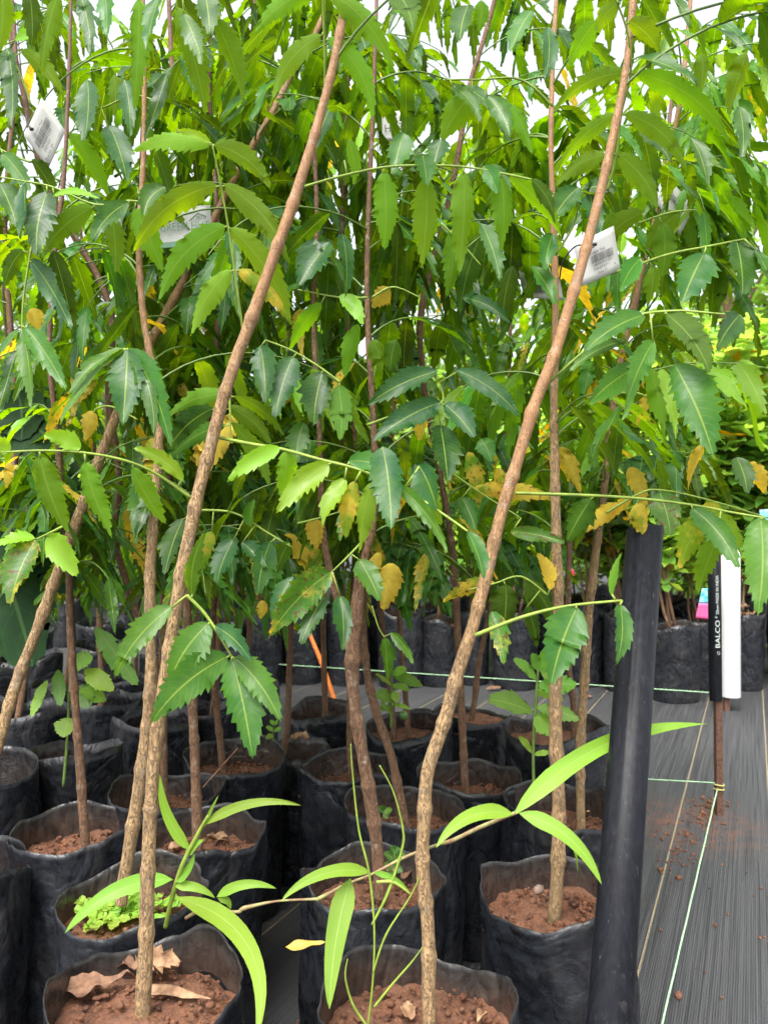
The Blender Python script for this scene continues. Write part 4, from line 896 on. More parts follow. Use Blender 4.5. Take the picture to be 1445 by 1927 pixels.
for a in [(358, 1600, 301, 1455, 26, -.10), (385, 1552, 568, 1516, 24, .12), (384, 1556, 412, 1496, 9, .02), (326, 1655, 122, 1757, 40, .14, 't', -.05), (352, 1610, 384, 1580, 20, .1),
          (330, 1688, 482, 1965, 44, .20, 't', -.16), (330, 1668, 405, 1690, 22, .12), (408, 1688, 520, 1672, 24, .14), (410, 1690, 434, 1712, 18, .25), (332, 1660, 366, 1605, 20, -.1)]:
    blade(wd, 0.85, *a[:6], *(a[6:] if len(a) > 6 else ()))
b1 = P(362, 1725, 0.87); w2 = tag(empty('runner_weed', b1), 'long jointed grass runner with lime blades crossing towards the near pipe', 'weed')
stem(w2, [(350, 1728, .86, 6), (372, 1715, .85, 8), (382, 1712, .85, 6), (446, 1716, .84, 6), (460, 1709, .84, 9), (520, 1696, .83, 4), (590, 1692, .81, 5), (602, 1690, .81, 8), (650, 1665, .80, 5), (700, 1645, .79, 5), (760, 1614, .78, 6), (822, 1590, .76, 6), (850, 1582, .74, 8), (905, 1556, .72, 8), (968, 1530, .70, 7)])
for a in [(966, 1532, 820, 1596, 36, .16, 't', -.04), (964, 1536, 1332, 1362, 46, .10, 't', .10), (976, 1530, 1132, 1665, 38, .14, 't', -.03), (992, 1528, 1086, 1650, 12, .22)]:
    blade(w2, 0.70, *a)
for a in [(698, 1642, 528, 1697, 30, .14, 't', -.04), (660, 1652, 620, 1900, 52, .04, 't', -.06), (702, 1642, 772, 1684, 14, .12)]:
    blade(w2, 0.78, *a)
def grassy(base, d, strands, lab, stemmat='petiole'):
    root = tag(empty('grass_tuft', P(base[0], base[1], d)), lab, 'weed')
    for pts in strands:
        stem(root, [(x, y, d, w) for x, y, w in pts], 'grass_stalk', stemmat, 6)
    return root
gt = grassy((692, 1935), 0.74, [[(690, 1950, 4), (702, 1840, 4), (704, 1740, 4), (694, 1640, 5), (675, 1560, 4), (663, 1450, 3), (660, 1400, 2)], [(700, 1740, 4), (730, 1680, 6), (756, 1600, 5), (758, 1560, 4), (740, 1490, 3), (714, 1440, 2)],
                              [(702, 1830, 4), (726, 1760, 4), (770, 1690, 3), (790, 1650, 2)], [(704, 1895, 5), (740, 1850, 4), (775, 1810, 3), (795, 1782, 1.5)], [(690, 1930, 5), (664, 1890, 5), (650, 1840, 4), (654, 1805, 1.5)], [(708, 1660, 6), (740, 1660, 7), (772, 1682, 3)]],
          'thin wiry grass with tall bent stalks growing in the front centre bag')
def herb(base, d, stempts, leaves, lab, mat='guava', lime=(0.4, 0.9), name='leafy_weed'):
    root = tag(empty(name, P(base[0], base[1], d)), lab, 'weed')
    stem(root, [(x, y, d, w) for x, y, w in stempts], 'stem', 'petiole_dark')
    for (bx, by, tx, ty, w, top) in leaves:
        mb = MB(); k = -0.4 if top else 0.3; L = math.hypot(tx - bx, ty - by) / F * d
        B = P(bx, by, d); T_ = P(tx, ty, d + k * L); Td = (T_ - B).normalized()
        up = Vector((rnd(-.2, .2), -1 if top else 1, 0.8)); N = (up - Td * up.dot(Td)).normalized()
        leaflet(mb, B, T_, N, w * 1.2 / F * d, Vector((0, 0, L * 0.1)), teeth=8, depth=0.10, tint=(rnd(*lime), 0, 0), lod=0, fold=0.15, wave=0.02, shape=1)
        mb.build('leaf', M[mat], root)
    return root
herb((1004, 1480), 1.12, [(1004, 1490, 5), (1003, 1400, 6), (1008, 1320, 6), (1012, 1260, 5)],
     [(1002, 1340, 918, 1316, 36, 1), (1010, 1280, 965, 1240, 20, 1), (1012, 1262, 1000, 1230, 18, 1), (1014, 1262, 1040, 1225, 30, 1), (1012, 1290, 1085, 1290, 36, 1), (1008, 1330, 1090, 1355, 26, 1), (1006, 1345, 1048, 1385, 40, 1), (1002, 1370, 1036, 1378, 22, 0), (1002, 1418, 975, 1386, 12, 1), (1004, 1420, 1036, 1416, 10, 1), (1016, 1258, 1050, 1275, 26, 1), (1006, 1300, 1058, 1320, 30, 0)],
     'leafy green weed with a long thin stem beside the straight upright trunk')
herb((735, 1362), 1.55, [(736, 1370, 5), (737, 1310, 5), (738, 1262, 4)],
     [(738, 1268, 795, 1292, 20, 1), (738, 1268, 765, 1258, 16, 1), (738, 1262, 722, 1248, 16, 1), (737, 1290, 706, 1268, 12, 0), (737, 1320, 706, 1305, 22, 1), (737, 1290, 770, 1300, 20, 0), (737, 1325, 772, 1334, 8, 1), (736, 1345, 716, 1322, 8, 1), (737, 1330, 710, 1338, 10, 1), (740, 1300, 748, 1322, 14, 1)],
     'small bushy weed sprouting in the shiny crumpled bag')
herb((515, 1388), 1.55, [(515, 1395, 3), (514, 1375, 2), (516, 1362, 2)], [(515, 1376, 500, 1368, 8, 1), (515, 1376, 530, 1370, 8, 1), (516, 1364, 508, 1356, 7, 1), (516, 1364, 524, 1356, 7, 1), (515, 1384, 500, 1390, 9, 1)],
     'tiny pale seedling in the bag near the orange tube')
herb((745, 1640), 0.97, [(742, 1650, 4), (744, 1620, 3), (740, 1600, 3)], [(744, 1618, 722, 1606, 14, 1), (744, 1618, 762, 1606, 14, 1), (742, 1630, 722, 1632, 16, 1), (743, 1632, 758, 1640, 12, 1), (742, 1604, 736, 1592, 12, 1), (742, 1604, 752, 1596, 12, 1), (741, 1640, 728, 1650, 10, 1)],
     'small green seedling beside the forked trunk', lime=(0.0, 0.3))
herb((722, 1535), 1.2, [(722, 1540, 3), (722, 1526, 3)], [(722, 1528, 710, 1520, 12, 1), (722, 1528, 738, 1524, 12, 1), (722, 1530, 730, 1540, 10, 1), (722, 1526, 720, 1516, 9, 1)],
     'tiny round leaved seedling in the bag behind the forked trunk', lime=(0.0, 0.3))
# clump of lime chickweed in bag E
root = tag(empty('leafy_weed', P(235, 1735, 0.95)), 'low clump of lime green round leaved weeds in the second left bag', 'weed')
cl = MB(); lm = MB()
for k in range(44):
    x = 235 + rnd(-92, 88); y = 1728 + rnd(-30, 22) - 22 * (1 - abs(x - 240) / 100); d = lerp(0.99, 0.91, (y - 1690) / 70) + rnd(-.01, .01)
    a = P(x, y + rnd(12, 26), d + .005); b_ = P(x, y, d); tube(cl, [(a, 0.0008), (b_, 0.0006)], 4)
    for j in range(random.choice((2, 3, 3))):
        an = rnd(0, 6.28); L = rnd(0.010, 0.019); t_ = b_ + Vector((math.cos(an), math.sin(an), rnd(-.3, .2))) * L
        leaflet(lm, b_, t_, Vector((rnd(-.3, .3), rnd(-.5, 0), 1)).normalized(), L * 0.85, Vector((0, 0, L * .12)), teeth=6, depth=0.1, tint=(rnd(0.75, 1), 0.05, 0), lod=1, shape=1)
cl.build('stem', M['petiole'], root); lm.build('leaf_cluster', M['guava'], root)
# dark broad leaved plant at the left edge
root = tag(empty('broad_leaf_plant', P(-40, 1500, 1.25)), 'dark plant with huge heart shaped leaves at the left edge', 'plant')
stem(root, [(-40, 1500, 1.25, 12), (-60, 1300, 1.25, 11), (-40, 1050, 1.25, 10), (-20, 800, 1.25, 8)], 'stem', 'petiole_dark')
for (bx, by, tx, ty, w) in [(-25, 1000, 62, 1255, 170), (10, 760, 110, 850, 120), (60, 960, 130, 1120, 90), (-10, 880, 40, 1000, 90), (30, 730, 40, 830, 110), (110, 900, 190, 990, 70)]:
    mb = MB(); d = 1.27; L = math.hypot(tx - bx, ty - by) / F * d; B = P(bx, by, d); T_ = P(tx, ty, d - .25 * L); Td = (T_ - B).normalized(); up = Vector((rnd(-.2, .2), -1, 0.4)); N = (up - Td * up.dot(Td)).normalized()
    leaflet(mb, B, T_, N, w / F * d, Vector((0.01, 0, 0.01)), teeth=11, depth=0.05, tint=(rnd(0, 0.3), 0, 0), lod=0, fold=0.1, wave=0.012, shape=1); mb.build('leaf', M['broad'], root)
root = tag(empty('leafy_weed', P(128, 1500, 1.3)), 'weed with rounded serrated leaves drooping before the dark bags at left', 'weed')
stem(root, [(120, 1480, 1.3, 6), (128, 1380, 1.3, 5), (132, 1250, 1.3, 5), (128, 1160, 1.3, 4)], 'stem', 'petiole_dark')
for (bx, by, tx, ty, w, lm_) in [(130, 1350, 120, 1388, 44, .7), (150, 1290, 168, 1332, 48, .2), (160, 1260, 215, 1300, 36, .9), (90, 1280, 60, 1350, 22, .8), (130, 1250, 175, 1240, 40, .7), (110, 1260, 115, 1330, 26, .3), (180, 1180, 260, 1290, 40, .5), (200, 1320, 150, 1300, 30, .6)]:
    mb = MB(); d = 1.28; L = math.hypot(tx - bx, ty - by) / F * d; B = P(bx, by, d); T_ = P(tx, ty, d - .4 * L); Td = (T_ - B).normalized(); up = Vector((rnd(-.2, .2), -1, 0.6)); N = (up - Td * up.dot(Td)).normalized()
    leaflet(mb, B, T_, N, w / F * d, Vector((0, 0, .005)), teeth=9, depth=0.1, tint=(lm_, 0, .1), lod=0, fold=0.1, wave=0.015, shape=1); mb.build('leaf', M['guava'], root)
# dry twig
mb = MB(); tube(mb, catmull([(P(382, 1482, 1.15), .001), (P(415, 1445, 1.14), .0012), (P(448, 1408, 1.12), .0009)], 5), 5)
tag(mb.build('dry_twig', M['dry']), 'thin dry twig sticking up from the bag behind the reddish trunk', 'twig')

# ------------------------------------------------------------------ dry leaves lying in the bags and on the mat
def dry_leaf(px, py, d, L, w, rz, lab, mat='dry', zlift=0.006, curl=0.5, name='dry_leaf', tilt=0.2, lobes=True, grp=None):
    L *= .85; w *= .8
    if d < 1.7 and py < 1930:
        d2_ = (H - (.272 if py > 1800 else .262)) * F / (py - HY)
        if abs(d2_ - d) < .16 and py != 1778: d = d2_
    c = P(px, py, d); base = c + Vector((math.cos(rz), math.sin(rz), tilt * .3)) * (-L / 2); tip = c + Vector((math.cos(rz), math.sin(rz), tilt * .3)) * (L / 2)
    mb = MB(); leaflet(mb, base, tip, Vector((rnd(-.2, .2), rnd(-.5, -.2), 1)).normalized(), w, Vector((0, 0, L * 0.15 * curl)), teeth=5 if lobes else 0, depth=0.28, lod=0, fold=curl, wave=0.07 * curl, shape=1 if lobes else 2)
    # give it thickness and a rumpled surface
    for i, v in enumerate(mb.v):
        q = Vector(v); mb.v[i] = tuple(q + Vector((0.3 * noise.noise(q * 55 + Vector((9, 0, 0))), 0.3 * noise.noise(q * 55 + Vector((0, 9, 0))), noise.noise(q * 75))) * 0.013 * curl)
    o = mb.build(name, M[mat]); tag(o, lab, 'leaf', grp); sm = o.modifiers.new('thick', 'SOLIDIFY'); sm.thickness = 0.0005; sm.offset = 0
    return o
random.seed(31)
dry_leaf(305, 1826, .79, .052, .040, .2, 'curled pale dry leaf leaning on the front left trunk', 'dry_pale', curl=1.0, tilt=.8)
dry_leaf(245, 1822, .80, .040, .018, 2.9, 'small dark curled leaf scrap left of the front left trunk', 'dry', curl=.8)
dry_leaf(190, 1858, .79, .085, .026, .35, 'long brown crumpled dry leaf at the left side of the front left bag', 'dry', curl=1.0, lobes=False)
dry_leaf(330, 1868, .765, .105, .017, -.35, 'long flat tan strip of dry leaf across the front left bag', 'dry_pale', curl=.15, lobes=False)
dry_leaf(768, 1900, .745, .024, .020, -.9, 'pale three pointed dry leaf left of the front centre trunk', 'dry_pale', curl=.6)
dry_leaf(905, 1908, .73, .020, .014, .9, 'pale dry scrap right of the front centre trunk', 'dry_pale', curl=.6)
dry_leaf(765, 1648, 1.0, .040, .020, 1.2, 'curled brown leaf right of the forked trunk base', 'dry', curl=1.0)
dry_leaf(740, 1640, 1.02, .03, .02, .4, 'brown folded leaf touching the forked trunk base', 'dry_pale', curl=.8)
dry_leaf(335, 1592, 1.12, .034, .02, .5, 'orange brown curled leaf in the bag of the slim reddish trunk', 'dry_pale', curl=.9)
dry_leaf(408, 1580, 1.12, .05, .024, -.1, 'broad curled tan leaf right of the slim reddish trunk', 'dry_pale', curl=.9)
dry_leaf(222, 1552, 1.12, .02, .017, 1.3, 'yellow fallen leaf at the right rim of the far left bag', 'yellow_leaf', curl=.5)
dry_leaf(565, 1388, 1.62, .055, .03, .1, 'broad brown dry leaf beside the tiny pale seedling', 'dry_pale', curl=.7)
dry_leaf(842, 1465, 1.42, .05, .02, .5, 'dry leaf left of the crooked dark trunk base', 'dry', curl=.9)
dry_leaf(640, 1446, 1.46, .025, .018, .7, 'small reddish dry leaf in the bag with scattered litter', 'dry', curl=.9)
dry_leaf(245, 1488, 1.34, .04, .016, .1, 'yellowish dry leaf behind the leaning left trunk', 'dry_pale', curl=.7)
dry_leaf(1100, 1532, 1.24, .02, .012, .1, 'dry scrap at the foot of the slim right trunk', 'dry_pale', curl=.7)
dry_leaf(575, 1778, .80, .05, .012, .1, 'yellow fallen leaf on the mat between the two front bags', 'yellow_leaf', curl=.3, lobes=False)
for (px, py) in ((928, 1296), (1100, 1311)):
    d = H * F / (py + 4 - HY); dry_leaf(px, py, d, .09, .03, .2, 'brown dry leaf on the mat by the slumped bag' if px < 1000 else 'brown dry leaf on the mat behind the straight upright trunk', 'dry', curl=.5)
c = P(581, 0, .97); mb = MB(); clod(mb, P(1014, 1675, .99), .010); sm_o = mb.build('stone', M['stone'], smooth=True); tag(sm_o, 'pale brown stone in the soil left of the straight upright trunk', 'stone')
# tumbled soil on the mat around the stake: clods too many to count
random.seed(41); mb = MB()
for k in range(260):
    r = abs(random.gauss(0, 1)); 
    if random.random() < .62: x, y = 1332 + random.gauss(0, 20), 1528 + random.gauss(0, 17)
    elif random.random() < .75: x, y = 1275 + random.gauss(0, 22), 1590 + random.gauss(0, 28)
    else: x, y = rnd(1210, 1440), rnd(1560, 1900)
    p = gpt(x, max(1340, y)); s = rnd(0.0012, 0.0042) if random.random() < .93 else rnd(.005, .009)
    clod(mb, p + Vector((0, 0, s * .4)), s)
for k in range(120):
    p = Vector((rnd(-1.0, 0.9), rnd(0.8, 3.4), 0.001)); clod(mb, p, rnd(0.001, 0.004))
tag(mb.build('soil_crumbs', M['soil']), 'scattered red soil crumbs lying on the black ground mat', 'soil', kind='stuff')

# ------------------------------------------------------------------ printed tags
def plate(parent, corners, mat, thick=0.0006, name='card'):
    tl, tr, br, bl = corners; n = (tr - tl).cross(bl - tl).normalized()
    mb = MB(); vs = []; m = 6; fs = []
    for s in (-1, 1):
        for j in range(m + 1):
            for i in range(m + 1):
                u, v = i / m, j / m; q = tl.lerp(tr, u).lerp(bl.lerp(br, u), v)
                bend = 0.0012 * math.sin(u * 3.1) * math.sin(v * 3.1)
                vs.append(q + n * (s * thick / 2 + bend))
    K = (m + 1) ** 2
    for s in (0, 1):
        for j in range(m):
            for i in range(m):
                a = s * K + j * (m + 1) + i; f = (a, a + 1, a + m + 2, a + m + 1); fs.append(f if s == 1 else f[::-1])
    def edge(idx):
        for a, b_ in zip(idx, idx[1:]): fs.append((a, b_, b_ + K, a + K))
    edge(list(range(m + 1))); edge([m + k * (m + 1) for k in range(m + 1)]); edge([K - 1 - k for k in range(m + 1)]); edge([(m - k) * (m + 1) for k in range(m + 1)])
    mb.add(vs, fs); return mb.build(name, mat, parent)
def onplate(corners, off=0.0022):
    tl, tr, br, bl = corners; n = (tr - tl).cross(bl - tl).normalized()
    if n.y > 0: n = -n
    return lambda u, v: tl.lerp(tr, u).lerp(bl.lerp(br, u), v) + n * off
def add_text(mb, fn, s, u0, u1, v0, v1):
    bm = text_faces(s, 1.0); xs = [v.co.x for v in bm.verts]; ys = [v.co.y for v in bm.verts]
    x0, x1, y0, y1 = min(xs), max(xs), min(ys), max(ys)
    vs = [fn(u0 + (v.co.x - x0) / (x1 - x0) * (u1 - u0), v1 - (v.co.y - y0) / (y1 - y0) * (v1 - v0)) for v in bm.verts]
    mb.add(vs, [tuple(v.index for v in f.verts) for f in bm.faces]); bm.free()
def rect(mb, fn, u0, u1, v0, v1): mb.add([fn(u0, v0), fn(u1, v0), fn(u1, v1), fn(u0, v1)], [(0, 1, 2, 3)])
def bars(mb, fn, u0, u1, v0, v1, n=26):
    random.seed(3); u = u0
    while u < u1:
        w = (u1 - u0) * rnd(.008, .032); rect(mb, fn, u, min(u + w, u1), v0, v1); u += w + (u1 - u0) * rnd(.010, .026)
def tie_wire(root, pts): mb = MB(); tube(mb, catmull(pts, 6), 5); mb.build('tie', M['ink'], root)
def corners(px, d): return [P(x, y, d + (dz or 0)) for x, y, dz in px]
# white barcode tag behind trunk B
cs = corners([(1079, 461, 0), (1154, 425, 0), (1167, 508, 0), (1094, 539, 0)], .80)
t1 = tag(empty('plant_tag', cs[0].lerp(cs[2], .5)), 'white barcode tag hanging behind the smooth leaning front trunk', 'tag'); plate(t1, cs, M['paper'])
fn = onplate(cs); mb = MB(); add_text(mb, fn, 'Green Hut', .32, .70, .33, .42); bars(mb, fn, .32, .88, .44, .62); add_text(mb, fn, '00000112', .38, .80, .645, .70); add_text(mb, fn, 'NEEM/P1', .36, .74, .73, .79); add_text(mb, fn, 'Sale P', .44, .66, .83, .89); add_text(mb, fn, 'N', .84, .89, .78, .84)
mb.build('print', M['ink'], t1, smooth=False); tie_wire(t1, [(P(1119, 462, .797), .0008), (P(1112, 466, .785), .0008), (P(1085, 462, .775), .0009), (P(1060, 490, .785), .0009), (P(1052, 525, .80), .0009)])
mb = MB(); clod(mb, P(1118, 460, .795), .0024); mb.build('knot', M['ink'], t1)
# tag 2, top left
cs = corners([(77, 184, 0), (124, 246, 0), (97, 312, 0), (44, 262, 0)], .99)
t2 = tag(empty('plant_tag', cs[0].lerp(cs[2], .5)), 'white barcode tag hanging tilted at the top left', 'tag')
cs2 = [P(46, 256, .99), P(79, 184, .99), P(124, 246, .99), P(92, 316, .99)]; plate(t2, cs2, M['paper'])
fn = onplate(cs2); mb = MB(); add_text(mb, fn, 'Green Hut', .22, .66, .26, .33); bars(mb, fn, .12, .80, .36, .56); add_text(mb, fn, '00000112', .2, .7, .60, .66); add_text(mb, fn, '00121', .2, .5, .70, .77); add_text(mb, fn, 'Sale P', .08, .5, .83, .90)
mb.build('print', M['ink'], t2, smooth=False); mb = MB(); clod(mb, P(60, 243, .985), .0026); mb.build('knot', M['ink'], t2); tie_wire(t2, [(P(60, 243, .983), .0009), (P(52, 232, .99), .0009), (P(50, 215, 1.0), .0008)])
# tag 3: shop tag with a house roof
cs = corners([(297, 392, 0), (396, 386, 0), (400, 460, 0), (301, 468, 0)], 1.04)
t3 = tag(empty('plant_tag', cs[0].lerp(cs[2], .5)), 'white shop tag with a house outline and green lettering behind the arching lime leaves', 'tag'); plate(t3, cs, M['paper'])
fn = onplate(cs); mb = MB(); add_text(mb, fn, 'GREEN HUT', .03, .97, .40, .60); add_text(mb, fn, 'VAN', .12, .27, .66, .71)
for a, b_ in (((.60, .38), (.76, .20)), ((.76, .20), (.92, .30))): tube(mb, [(fn(*a), .0009), (fn(*b_), .0009)], 4)
for i in range(2):
    for j in range(2): rect(mb, fn, .735 + i * .03, .755 + i * .03, .27 + j * .04, .30 + j * .04)
rect(mb, fn, 0.0, 1.0, .87, 1.0); mb.build('print', M['green_ink'], t3, smooth=False)
# tag 4
cs = corners([(975, 508, 0), (1052, 520, 0), (1060, 565, 0), (985, 560, 0)], 1.12)
t4 = tag(empty('plant_tag', cs[0].lerp(cs[2], .5)), 'greyish barcode tag half hidden behind the straight upright trunk', 'tag'); plate(t4, cs, M['paper'])
fn = onplate(cs); mb = MB(); bars(mb, fn, .2, .75, .45, .8); mb.build('print', M['ink'], t4, smooth=False)
cs = corners([(1252, 325, 0), (1304, 392, 0), (1278, 444, 0), (1228, 372, 0)], 1.15)
t5 = tag(empty('plant_tag', cs[0].lerp(cs[2], .5)), 'white tag hanging pointed end up among leaves at the upper right', 'tag'); plate(t5, cs, M['paper'])
fn = onplate(cs); mb = MB(); bars(mb, fn, .3, .7, .3, .5); mb.build('print', M['ink'], t5, smooth=False)
cs = corners([(718, 212, 0), (760, 208, 0), (762, 262, 0), (720, 268, 0)], 1.2)
t6 = tag(empty('plant_tag', cs[0].lerp(cs[2], .5)), 'small white tag showing two dark letters near the top centre', 'tag'); plate(t6, cs, M['paper'])
fn = onplate(cs); mb = MB(); add_text(mb, fn, 'HUT', .12, .98, .44, .70); mb.build('print', M['ink'], t6, smooth=False)
for (x, y, w, h_, d, lab) in ((690, 598, 30, 16, 1.3, ''), ):
    pass
cs = corners([(690, 560, 0), (770, 545, 0), (776, 585, 0), (694, 600, 0)], 1.5)
t7 = tag(empty('plant_tag', cs[0].lerp(cs[2], .5)), 'pale grey tag behind a yellow leaf in the middle of the crowns', 'tag'); plate(t7, cs, M['paper'])
# ------------------------------------------------------------------ far row: shrubs in bags beyond the string
def shrub(seed, Hh, nst, leafL, lime, bare=0.3, fat=0.36):
    random.seed(seed); root = empty('potted_shrub', (0, 0, 0)); make_bag(root, Vector((0, 0, 0)), 0.105, 0.36, seed, lod=1, rim=0.02, dips=((-90 + seed * 20 % 60, 30, 0.03),))
    sm = MB(); lf = MB()
    def twig(p, d, L, r, lv):
        pts = []; q = p.copy(); dd = d.copy(); n = 7
        for i in range(n + 1):
            pts.append((q.copy(), lerp(r, r * .45, i / n))); dd = (dd + Vector((rnd(-.18, .18), rnd(-.18, .18), rnd(-.02, .14)))).normalized(); q = q + dd * L / n
        tube(sm, pts, 6, 0.08, seed)
        for i in range(1, n + 1):
            if lv == 0 and i < n * bare: continue
            P0 = pts[i][0]
            if lv < 2 and random.random() < (.85 if lv == 0 else .5):
                a = rnd(0, 6.28); twig(P0, Vector((math.cos(a) * .8, math.sin(a) * .8, rnd(.2, .8))).normalized(), L * rnd(.35, .55), r * .55, lv + 1)
            for k in range(2 if lv else 1):
                a = rnd(0, 6.28); ll = leafL * rnd(.6, 1.15); D = Vector((math.cos(a), math.sin(a), rnd(-.5, .6))).normalized()
                leaflet(lf, P0, P0 + D * ll, Vector((rnd(-.4, .4), rnd(-.4, .4), 1)).normalized(), ll * fat * rnd(.9, 1.3), Vector((0, 0, ll * .1)), teeth=0, tint=(min(1, max(0, random.gauss(lime, .22))), rnd(0, .15) if random.random() < .95 else .9, rnd(0, .2)), lod=2, shape=1)
    for s in range(nst): twig(Vector((rnd(-.02, .02), rnd(-.02, .02), .31)), Vector((rnd(-.3, .3), rnd(-.3, .3), 1)).normalized(), (Hh - .36) * rnd(.75, 1), .007, 0)
    sm.build('stem', M['bark_red'], root); lf.build('crown', M['guava'], root); return root
sp_ = [shrub(301, 1.15, 2, .085, .75), shrub(302, 1.35, 2, .075, .45), shrub(303, 1.12, 2, .14, .95, fat=.46), shrub(304, 1.5, 1, .07, .35), shrub(305, 1.46, 3, .135, .8, bare=.15, fat=.42)]
far = [(500, 3.62), (572, 3.68), (655, 3.66), (754, 3.6), (1268, 3.3), (826, 3.64), (890, 3.66), (968, 3.55), (1040, 3.7), (1100, 3.62), (1172, 3.5), (1225, 3.62), (1345, 3.75), (1480, 3.9), (1500, 3.6), (1500, 4.2), (1400, 4.4), (1340, 4.4), (1460, 4.9), (1380, 5.3), (430, 3.7), (355, 3.8), (1310, 3.55),
       (480, 4.0), (560, 4.1), (640, 4.0), (720, 4.05), (800, 4.1), (880, 4.05), (960, 4.0), (1035, 4.1), (1110, 4.0), (1190, 4.05), (1270, 4.1),
       (440, 4.5), (540, 4.5), (650, 4.55), (760, 4.5), (860, 4.55), (970, 4.5), (1080, 4.55), (1180, 4.6), (1260, 4.7), (340, 4.6), (240, 4.7), (130, 4.8), (20, 4.8), (700, 5.2), (850, 5.2), (1000, 5.2), (1130, 5.3), (560, 5.2), (400, 5.3), (250, 5.4), (100, 5.4), (1240, 5.5)]
random.seed(77)
for i, (px, d) in enumerate(far):
    k = (i * 7 + i // 4) % 4
    if px > 1150: k = (2, 4, 4)[i % 3]
    if px >= 1200 and d < 3.9: k = 4
    o = sp_[i] if i < 5 else copy_tree(sp_[k])
    o.location = ((px - CX) / F * d, d, 0); o.rotation_euler = (0, 0, rnd(0, 6.28)); s_ = rnd(.85, 1.12); o.scale = (s_, s_ * rnd(.85, 1.05), rnd(.86, 1.06))
    o['spot'] = (px, d)
label_rows([o for o in col.objects if o.get('spot')], [(3.85, 'front row beyond the low string'), (4.3, 'second row beyond the low string'), (4.9, 'third row beyond the low string'), (9, 'last row beyond the low string')],
           'leafy shrub, %s from the left in the %s', 'potted shrub', 'shrubs in bags beyond the low string')
# shrub with litter on its bag beside the white pipe, with fruit
ws = copy_tree(sp_[0]); dW = 3.55; ws.location = ((1392 - CX) / F * dW, dW, 0); ws.scale = (1, 1, 1); tag(ws, 'shrub in the black bag just right of the white pipe', 'potted shrub')
for c_ in list(ws.children):
    if c_.name.startswith('crown') or c_.name.startswith('stem'): bpy.data.objects.remove(c_)
random.seed(8)
mb = MB(); stm = MB()
tube(stm, catmull([(P(1398, 1150, dW), .006), (P(1402, 1080, dW), .005), (P(1412, 900, dW), .004), (P(1432, 700, dW), .004)], 6), 6); stm.build('stem', M['bark'], ws)
for (bx, by, tx, ty, w) in [(1440, 860, 1395, 790, 40), (1440, 830, 1400, 770, 36), (1435, 900, 1388, 828, 30), (1412, 900, 1360, 870, 34), (1405, 960, 1360, 930, 34), (1415, 900, 1450, 850, 36), (1405, 990, 1440, 960, 40), (1402, 1050, 1370, 1020, 34), (1402, 1080, 1430, 1050, 34)]:
    L = math.hypot(tx - bx, ty - by) / F * dW; B = P(bx, by, dW); T_ = P(tx, ty, dW - .2 * L); Td = (T_ - B).normalized(); up = Vector((rnd(-.3, .3), -1, 1)); leaflet(mb, B, T_, (up - Td * up.dot(Td)).normalized(), w / F * dW, Vector((0, 0, .01)), teeth=0, tint=(.5, 0, 0), lod=0, shape=1)
mb.build('crown', M['guava'], ws)
for k, w_ in enumerate(('topmost', 'lowest', 'leftmost', 'rightmost', 'middle')):
    x, y = 1400 + (0, 0, -12, 13, 2)[k], 1158 + (-15, 15, 2, -2, 0)[k]; dry_leaf(x, y, dW - .06, .07, .045, rnd(0, 6), w_ + ' pale curled leaf heaped on the bag right of the white pipe', 'dry_pale', curl=.7, grp='pale leaves on the bag by the white pipe')
def fruit(p, r, lab, grp=None):
    mb = MB(); vs = []; fs = []; n, m = 14, 10
    for j in range(m + 1):
        th = math.pi * j / m
        for i in range(n): vs.append(p + Vector((math.sin(th) * math.cos(i / n * 6.2832), math.sin(th) * math.sin(i / n * 6.2832), math.cos(th) * 1.08)) * r * (1 - .12 * math.exp(-(th / .3) ** 2)))
    for j in range(m):
        for i in range(n): fs.append((j * n + i, j * n + (i + 1) % n, (j + 1) * n + (i + 1) % n, (j + 1) * n + i))
    mb.add(vs, fs); mb.add([p + Vector((0, 0, r)), p + Vector((.002, 0, r + .012)), p + Vector((-.002, 0, r + .012))], [(0, 1, 2)])
    o = mb.build('fruit', M['fruit']); tag(o, lab, 'fruit', grp); return o
fruit(P(1252, 886, 3.1), .023, 'round green fruit hanging lower of two above the near black pipe'); fruit(P(1248, 866, 3.14), .022, 'round green fruit hanging upper of two above the near black pipe')
f_ = gpt(1437, 1222); fruit(f_ + Vector((0, 0, .02)), .022, 'round green fruit fallen on the mat at the right edge')
f_ = P(759, 1346, 1.6); fruit(f_, .008 * 1.2, 'small green fruit lying on the soil of the shiny crumpled bag')
# coloured labels in the far row
def strip(px, d, mats, lab, cat='label'):
    root = tag(empty('plant_label', P(px[0][0], px[0][1], d)), lab, cat)
    y0, y1 = px[0][1], px[2][1]; n = len(mats)
    for i, m_ in enumerate(mats):
        a, b_ = i / n, (i + 1) / n
        tl, tr, br, bl = [P(x, y, d) for x, y in px]
        plate(root, [tl.lerp(bl, a), tr.lerp(br, a), tr.lerp(br, b_), tl.lerp(bl, b_)], M[m_], thick=.001, name='panel')
    return root
strip([(1320, 1108), (1334, 1106), (1335, 1166), (1308, 1163)], 2.6, ['cyan', 'pink'], 'cyan and pink plant label left of the lettered stake')
strip([(752, 1098), (766, 1098), (766, 1118), (752, 1119)], 3.2, ['red'], 'small red label in the far row behind the yellow leaf')
strip([(763, 1120), (769, 1120), (770, 1172), (763, 1172)], 3.5, ['paper'], 'thin white marker stick in the bag with the dipped rim')
strip([(1260, 974), (1272, 974), (1272, 984), (1259, 984)], 3.0, ['pink'], 'small pink label in the shrubs above the near black pipe')
strip([(1068, 1074), (1080, 1070), (1080, 1092), (1069, 1090)], 3.0, ['red'], 'small red label right of the straight upright trunk')
